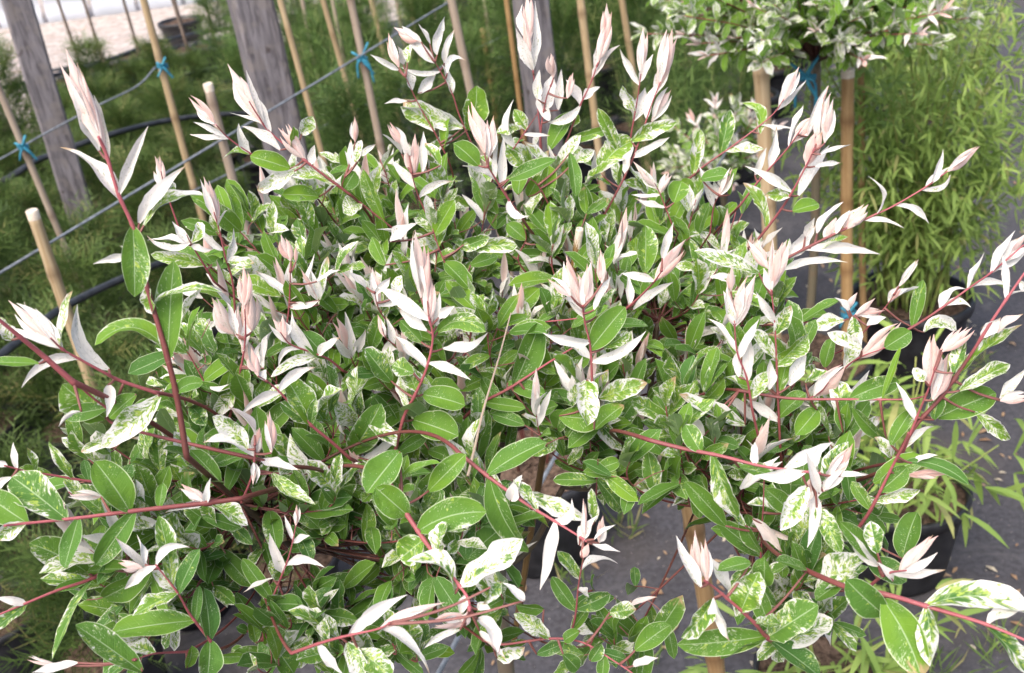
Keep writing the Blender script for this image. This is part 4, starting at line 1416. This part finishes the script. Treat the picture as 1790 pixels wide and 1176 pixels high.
for x, y, d, p in sorted(cells, key=lambda q: q[2]):
    if on_gravel(p) or any(np.hypot(*(p[:2] - q)) < .30 for q in POSTS): continue
    if y > 5 and inside(x, y, MIDB) and rng.random() < .95 and not inside(x, y - FPX * .85 / d, HID): bros.append((x, y, d, p))
for ia in range(-20, 8):
    for ib in range(-16, 20):
        p = row_pt(ia * .30 + (ib % 2) * .05, ib * .28) + np.array([rng.normal(0, .03), rng.normal(0, .03), 0]); x, y, d = pix(p)
        if d > .9 and not on_gravel(p) and not any(np.hypot(*(p[:2] - q)) < .25 for q in POSTS) and (inside(x, y, LEFTC) or inside(x, y, LOWC)) and rng.random() < .95: cons.append((x, y, d, p))
for (x, y) in ((118, 268), (205, 262), (268, 250), (318, 262), (352, 215), (20, 330), (-30, 300)):
    p = G(x, y); cons.append((*pix(p), p))
lc = landmark_labels([(x, y - FPX * .25 / d) for x, y, d, p in cons], LMC, 'small feathery potted conifer, %s to the %s')
lb_ = landmark_labels([(x, y - FPX * .45 / d) for x, y, d, p in bros], LMB, 'tall green potted shrub, %s to the %s')
for i, (x, y, d, p) in enumerate(cons): potted('conifer_shrub', lc[i], 'conifer', 'potted conifers beyond the left side', p, CON, (.10, .17), i)
for i, (x, y, d, p) in enumerate(bros): potted('broom_shrub', lb_[i], 'shrub', 'potted green shrubs beyond the top', p, BRO, (.13, .21), i)
print('conifers', len(cons), 'brooms', len(bros))

# thin saplings standing in the pale yard
def sapling(label, x, y, h, seed, red=0.0):
    r = np.random.default_rng(seed); F = G(x, y); root = empty('sapling', F, label, 'tree', 'young trees in the gravel yard')
    put('pot', POT[(.15, .24)][0], root)
    put('soil', POT[(.15, .24)][1], root)
    ln = smooth_path([(0, 0, .2), (r.normal(0, .02), r.normal(0, .02), h * .5), (r.normal(0, .04), r.normal(0, .04), h)], 16)
    mb = MB(); tube(mb, ln, np.linspace(.011, .004, 16), 8); mb2 = MB()
    for k in range(16):
        f = r.uniform(.3, 1); b = ln[int(f * 15)]; a = r.uniform(0, 6.28); e = b + np.array([math.cos(a) * .2, math.sin(a) * .2, .16]) * r.uniform(.4, 1.2)
        tube(mb, smooth_path([b, (b + e) / 2 + [0, 0, -.01], e], 6), np.linspace(.0035, .0012, 6), 5)
        for j in range(9):
            q = b + (e - b) * r.uniform(.2, 1); t = q + nrm(r.normal(0, 1, 3)) * r.uniform(.03, .06); blade(mb2, q, t, r.normal(0, 1, 3), .022, [0, float(r.random() < red), r.random(), 0], 2)
    mb.build('trunk', M['bark'], root); c = mb2.build('crown', M['sapleaf'], root, False); c['kind'] = 'stuff'
for i, (x, y, h, rd, lb) in enumerate([
    (112, 215, 1.5, .2, 'thin young tree with green leaves just right of the leftmost post'),
    (165, 190, 1.7, .1, 'bare thin young tree at the far edge above the pink left bud'),
    (205, 185, 1.6, .5, 'young tree with brown leaves above the pink left bud'),
    (262, 160, 1.6, .2, 'grey thin young tree left of the tall tied cane'),
    (345, 150, 1.9, .7, 'young tree with russet leaves right of the tall tied cane'),
    (392, 140, 1.6, .6, 'twiggy young tree just left of the second grey post'),
    (15, 300, 1.5, .2, 'pale young tree at the far left edge behind the leftmost post'),
    (330, 95, 1.7, .7, 'small distant young tree with reddish twigs'),
    (545, 90, 1.5, .1, 'distant young tree beyond the second grey post'),
    (590, 70, 1.5, .4, 'grey stemmed young tree in the far row of pots')]):
    sapling(lb, x, y, h, 50 + i, rd)

# white sheeting wall at the far edge of the yard
A, B = G(-80, 62), G(640, -32); ax = nrm(B - A); L = np.linalg.norm(B - A)
root = empty('sheeting_wall', A, 'low white sheeting wall along the far edge of the gravel yard', 'wall')
up = np.array([0, 0, 1.0]); nf = nrm(np.cross(ax, up))
npan = 9
for k in range(npan):
    mb = MB(); a0 = ax * (L * k / npan + .02); a1 = ax * (L * (k + 1) / npan - .02); rows = []
    for i in range(22):
        z = i / 21 * 1.2; off = nf * (.02 * math.sin(i * 1.7)); rows.append(np.array([a0 + up * z + off, a1 + up * z + off]))
    mb.add(np.array(rows).reshape(-1, 3), gf(22, 2)); mb.build('panel', M['white'], root, True)
mb = MB(); tube(mb, [up * 1.22, ax * L + up * 1.22], .03, 8); mb.build('rail', M['wire'], root)

# ------------------------------------------------------------------ other willows
def willow(label, px, d, rad, ntw, seed, squash=.75, nleafobj=0, ribbon=False):
    global rng
    keep = rng; rng = np.random.default_rng(seed)
    C = P(px[0], px[1], d); head = C - np.array([0, 0, rad * .55]); F = np.array([head[0], head[1], 0.0])
    root = empty('willow_shrub', F, label, 'shrub', 'variegated willow standards')
    mb = MB(); tube(mb, smooth_path([F + [0, 0, .18], F + [.015, .01, head[2] * .55], head], 18), .010, 10, [1.0, .35, .4, 0]); mb.build('trunk', M['stem'], root, True, F)
    put('pot', POT[(.15, .24)][0], root); put('soil', POT[(.15, .24)][1], root)
    bg_ = LeafBag()
    for i in range(ntw):
        v = nrm(rng.normal(0, 1, 3)); v[2] = abs(v[2]) * 1.25 - .55; v = nrm(v)
        Q = C + v * rad * rng.uniform(.62, 1.22) * np.array([1, 1, squash]); c = smooth_path([head, (head + Q) / 2 + [0, 0, .02], Q], 14)
        mb = MB(); tube(mb, c, np.linspace(2.4, .9, 14) / 1000, 5, stem_tint(c, .3, .8)); o = mb.build('twig', M['stem'], root, True, F)
        L = np.concatenate([[0], np.cumsum(np.linalg.norm(np.diff(c, axis=0), axis=1))]); tot = L[-1]; s = 0.0; k = 0; young = rng.random() < .5; ang = rng.uniform(0, 3)
        while s < tot * .62:
            j = min(max(np.searchsorted(L, tot - s), 1), 13); b3 = c[j]; tg = nrm(c[j] - c[j - 1]); e1 = nrm(np.cross(tg, [.3, .2, 1])); e2 = np.cross(tg, e1)
            for sg in (1, -1):
                side = (e1 * math.cos(ang) + e2 * math.sin(ang)) * sg; sp = min(.3 + k * .3, 1.2)
                dr = nrm(tg * math.cos(sp) + side * math.sin(sp) + [0, 0, .2] + rng.normal(0, .12, 3)); ln = rng.uniform(.027, .045)
                kd = ('p' if k == 0 else 'w' if k < 3 else 'v' if k < 4 else 'g') if young else ('v' if k < 4 else 'y' if rng.random() < .5 else 'g')
                bg_.add(leaf(b3, b3 + dr * ln, np.array([0, 0, .9]) + nrm(EYE - b3) * .5 + rng.normal(0, .35, 3), ln * (.26 if kd in 'pw' else .40), kd, None, 6, 3), 6, 3, o)
            s += rng.uniform(.012, .020); k += 1; ang += 1.57
    bg_.build(root, F, M['leaf'], nleafobj)
    if ribbon: tie(root, F, head - np.array([.02, 0, .03]), np.array([0, 0, 1.0]), .016, 1.6)
    rng = keep; return root
willow('second variegated willow standard at the upper right beside the thick yellow cane', (1432, -42), 2.05, .31, 135, 21, .85, 170, ribbon=True)
willow('small variegated willow half hidden behind the right side of the big willow', (1262, 265), 2.9, .15, 46, 22, .8, 40)
# the pot of the next standard, seen through the gap below the crown
F = G(935, 905); F = G(930, 800, .24); F[2] = 0
root = empty('potted_shrub', F, 'black pot of dark soil with red stems seen through the crown gap', 'potted plant')
put('pot', POT[(.15, .24)][0], root); put('soil', POT[(.15, .24)][1], root)
for i in range(7):
    a = rng.uniform(0, 6.28); mb = MB(); c = smooth_path([(math.cos(a) * .03, math.sin(a) * .03, .2), (math.cos(a) * .06, math.sin(a) * .06, .36), (math.cos(a) * .12, math.sin(a) * .12, .5)], 10)
    tube(mb, c, np.linspace(.0035, .002, 10), 6, [.55, 0, .5, 0]); mb.build('stem', M['stem'], root)

# ------------------------------------------------------------------ green bamboo clumps on the right
def bamboo_clump(label, F, h, spread, nc, seed, leaf_len, nobj, dens, pk=(.15, .24)):
    r = np.random.default_rng(seed); root = empty('bamboo_clump', F, label, 'bamboo', 'potted bamboo clumps'); F = np.array(F)
    put('pot', POT[pk][0], root); put('soil', POT[pk][1], root); L = []
    for i in range(nc):
        a = r.uniform(0, 6.28); q = spread * math.sqrt(r.random()); hh = h * r.uniform(.6, 1)
        b = np.array([math.cos(a) * .09 * r.random(), math.sin(a) * .09 * r.random(), .2]); e = np.array([math.cos(a) * q, math.sin(a) * q, hh]); md = np.array([b[0] + .25 * (e[0] - b[0]), b[1] + .25 * (e[1] - b[1]), hh * .72])
        u = np.linspace(0, 1, 14)[:, None]; c = (1 - u) ** 2 * b + 2 * u * (1 - u) * md + u * u * e
        mb = MB(); tube(mb, c, np.linspace(.0045, .0012, 14), 5); mb.build('culm', M['culm'], root)
        for j in range(dens):
            f = r.uniform(.22, 1) * 12.99; k = int(f); pb = c[k] + (c[k + 1] - c[k]) * (f - k); o2 = nrm(np.array([math.cos(a), math.sin(a), 0]) * .4 + r.normal(0, 1, 3) * [1, 1, .4])
            pe = pb + o2 * r.uniform(.03, .12)
            for m_ in range(3):
                dr = nrm(o2 * .8 + r.normal(0, .55, 3) + [0, 0, -.35]); ln = leaf_len * r.uniform(.6, 1.1); mb1 = MB()
                blade(mb1, pe, pe + dr * ln, nrm(np.array([0, 0, 1.0]) + r.normal(0, .4, 3)), ln * r.uniform(.11, .16), [0, float(r.random() < .06) * .8, r.random(), 0], 4); L.append((ln, mb1, pe + F))
    vis = []
    for i, (ln, mb1, w) in enumerate(L):
        x, y, d = pix(w); vis.append((ln / d if d > .2 and 0 < x < 1790 and 0 < y < 1176 else 0, i))
    top = set(i for s_, i in sorted(vis, reverse=True)[:nobj] if s_ > 0); rest = MB()
    for i, (ln, mb1, w) in enumerate(L):
        if i in top: mb1.build('leaf', M['bambooleaf'], root, False)
        else: rest.add(mb1.V[0], mb1.F[0], None, mb1.T[0])
    if rest.n: tag(rest.build('foliage', M['bambooleaf'], root, False), kind='stuff')
bamboo_clump('bright green feathery bamboo clump behind the orange canes at the right', G(1580, 650), 1.05, .34, 64, 31, .052, 120, 44)
bamboo_clump('low bright green bamboo in a black pot below the right shoots', G(1560, 985), .50, .22, 13, 32, .085, 120, 9, (.13, .21))
bamboo_clump('second feathery bamboo clump farther back under the second willow', G(1585, 300), 1.05, .34, 40, 33, .055, 60, 34)
bamboo_clump('low green bamboo behind the brown cane under the willow', G(1420, 1290), .36, .17, 8, 34, .085, 60, 7, (.10, .17))

# weeds and litter on the weed mat
mb = MB(); r = np.random.default_rng(5)
for (x, y) in ((960, 880), (1090, 930), (1000, 1010), (1120, 1160), (1500, 1160), (1620, 1176), (1750, 1150), (1440, 420), (1700, 640), (560, 960), (700, 1000)):
    F = G(x, y)
    for i in range(26):
        b = F + np.append(r.normal(0, .025, 2), 0); blade(mb, b, b + nrm(np.append(r.normal(0, .6, 2), .8)) * r.uniform(.03, .10), r.normal(0, 1, 3), .004, [0, float(r.random() < .2), r.random(), 0], 2)
tag(mb.build('weeds', M['grasstuft'], None, False), 'scattered weeds sprouting on the dark ground fabric', 'weeds', kind='stuff')
mb = MB()
for (x, y) in ((700 + 40 * i, 900 + 17 * i) for i in range(0)): pass
for i in range(520):
    x, y = r.uniform(850, 1790), r.uniform(60, 1176); F = G(x, y); a = r.uniform(0, 6.28); ln = r.uniform(.008, .03)
    blade(mb, F + [0, 0, .004], F + np.array([math.cos(a) * ln, math.sin(a) * ln, .006]), np.array([0, 0, 1.0]), ln * .4, [0, float(r.random() < .3), r.random(), 0], 2)
tag(mb.build('litter', M['dryleaf'], None, False), 'small dry leaf litter strewn over the ground fabric', 'litter', kind='stuff')
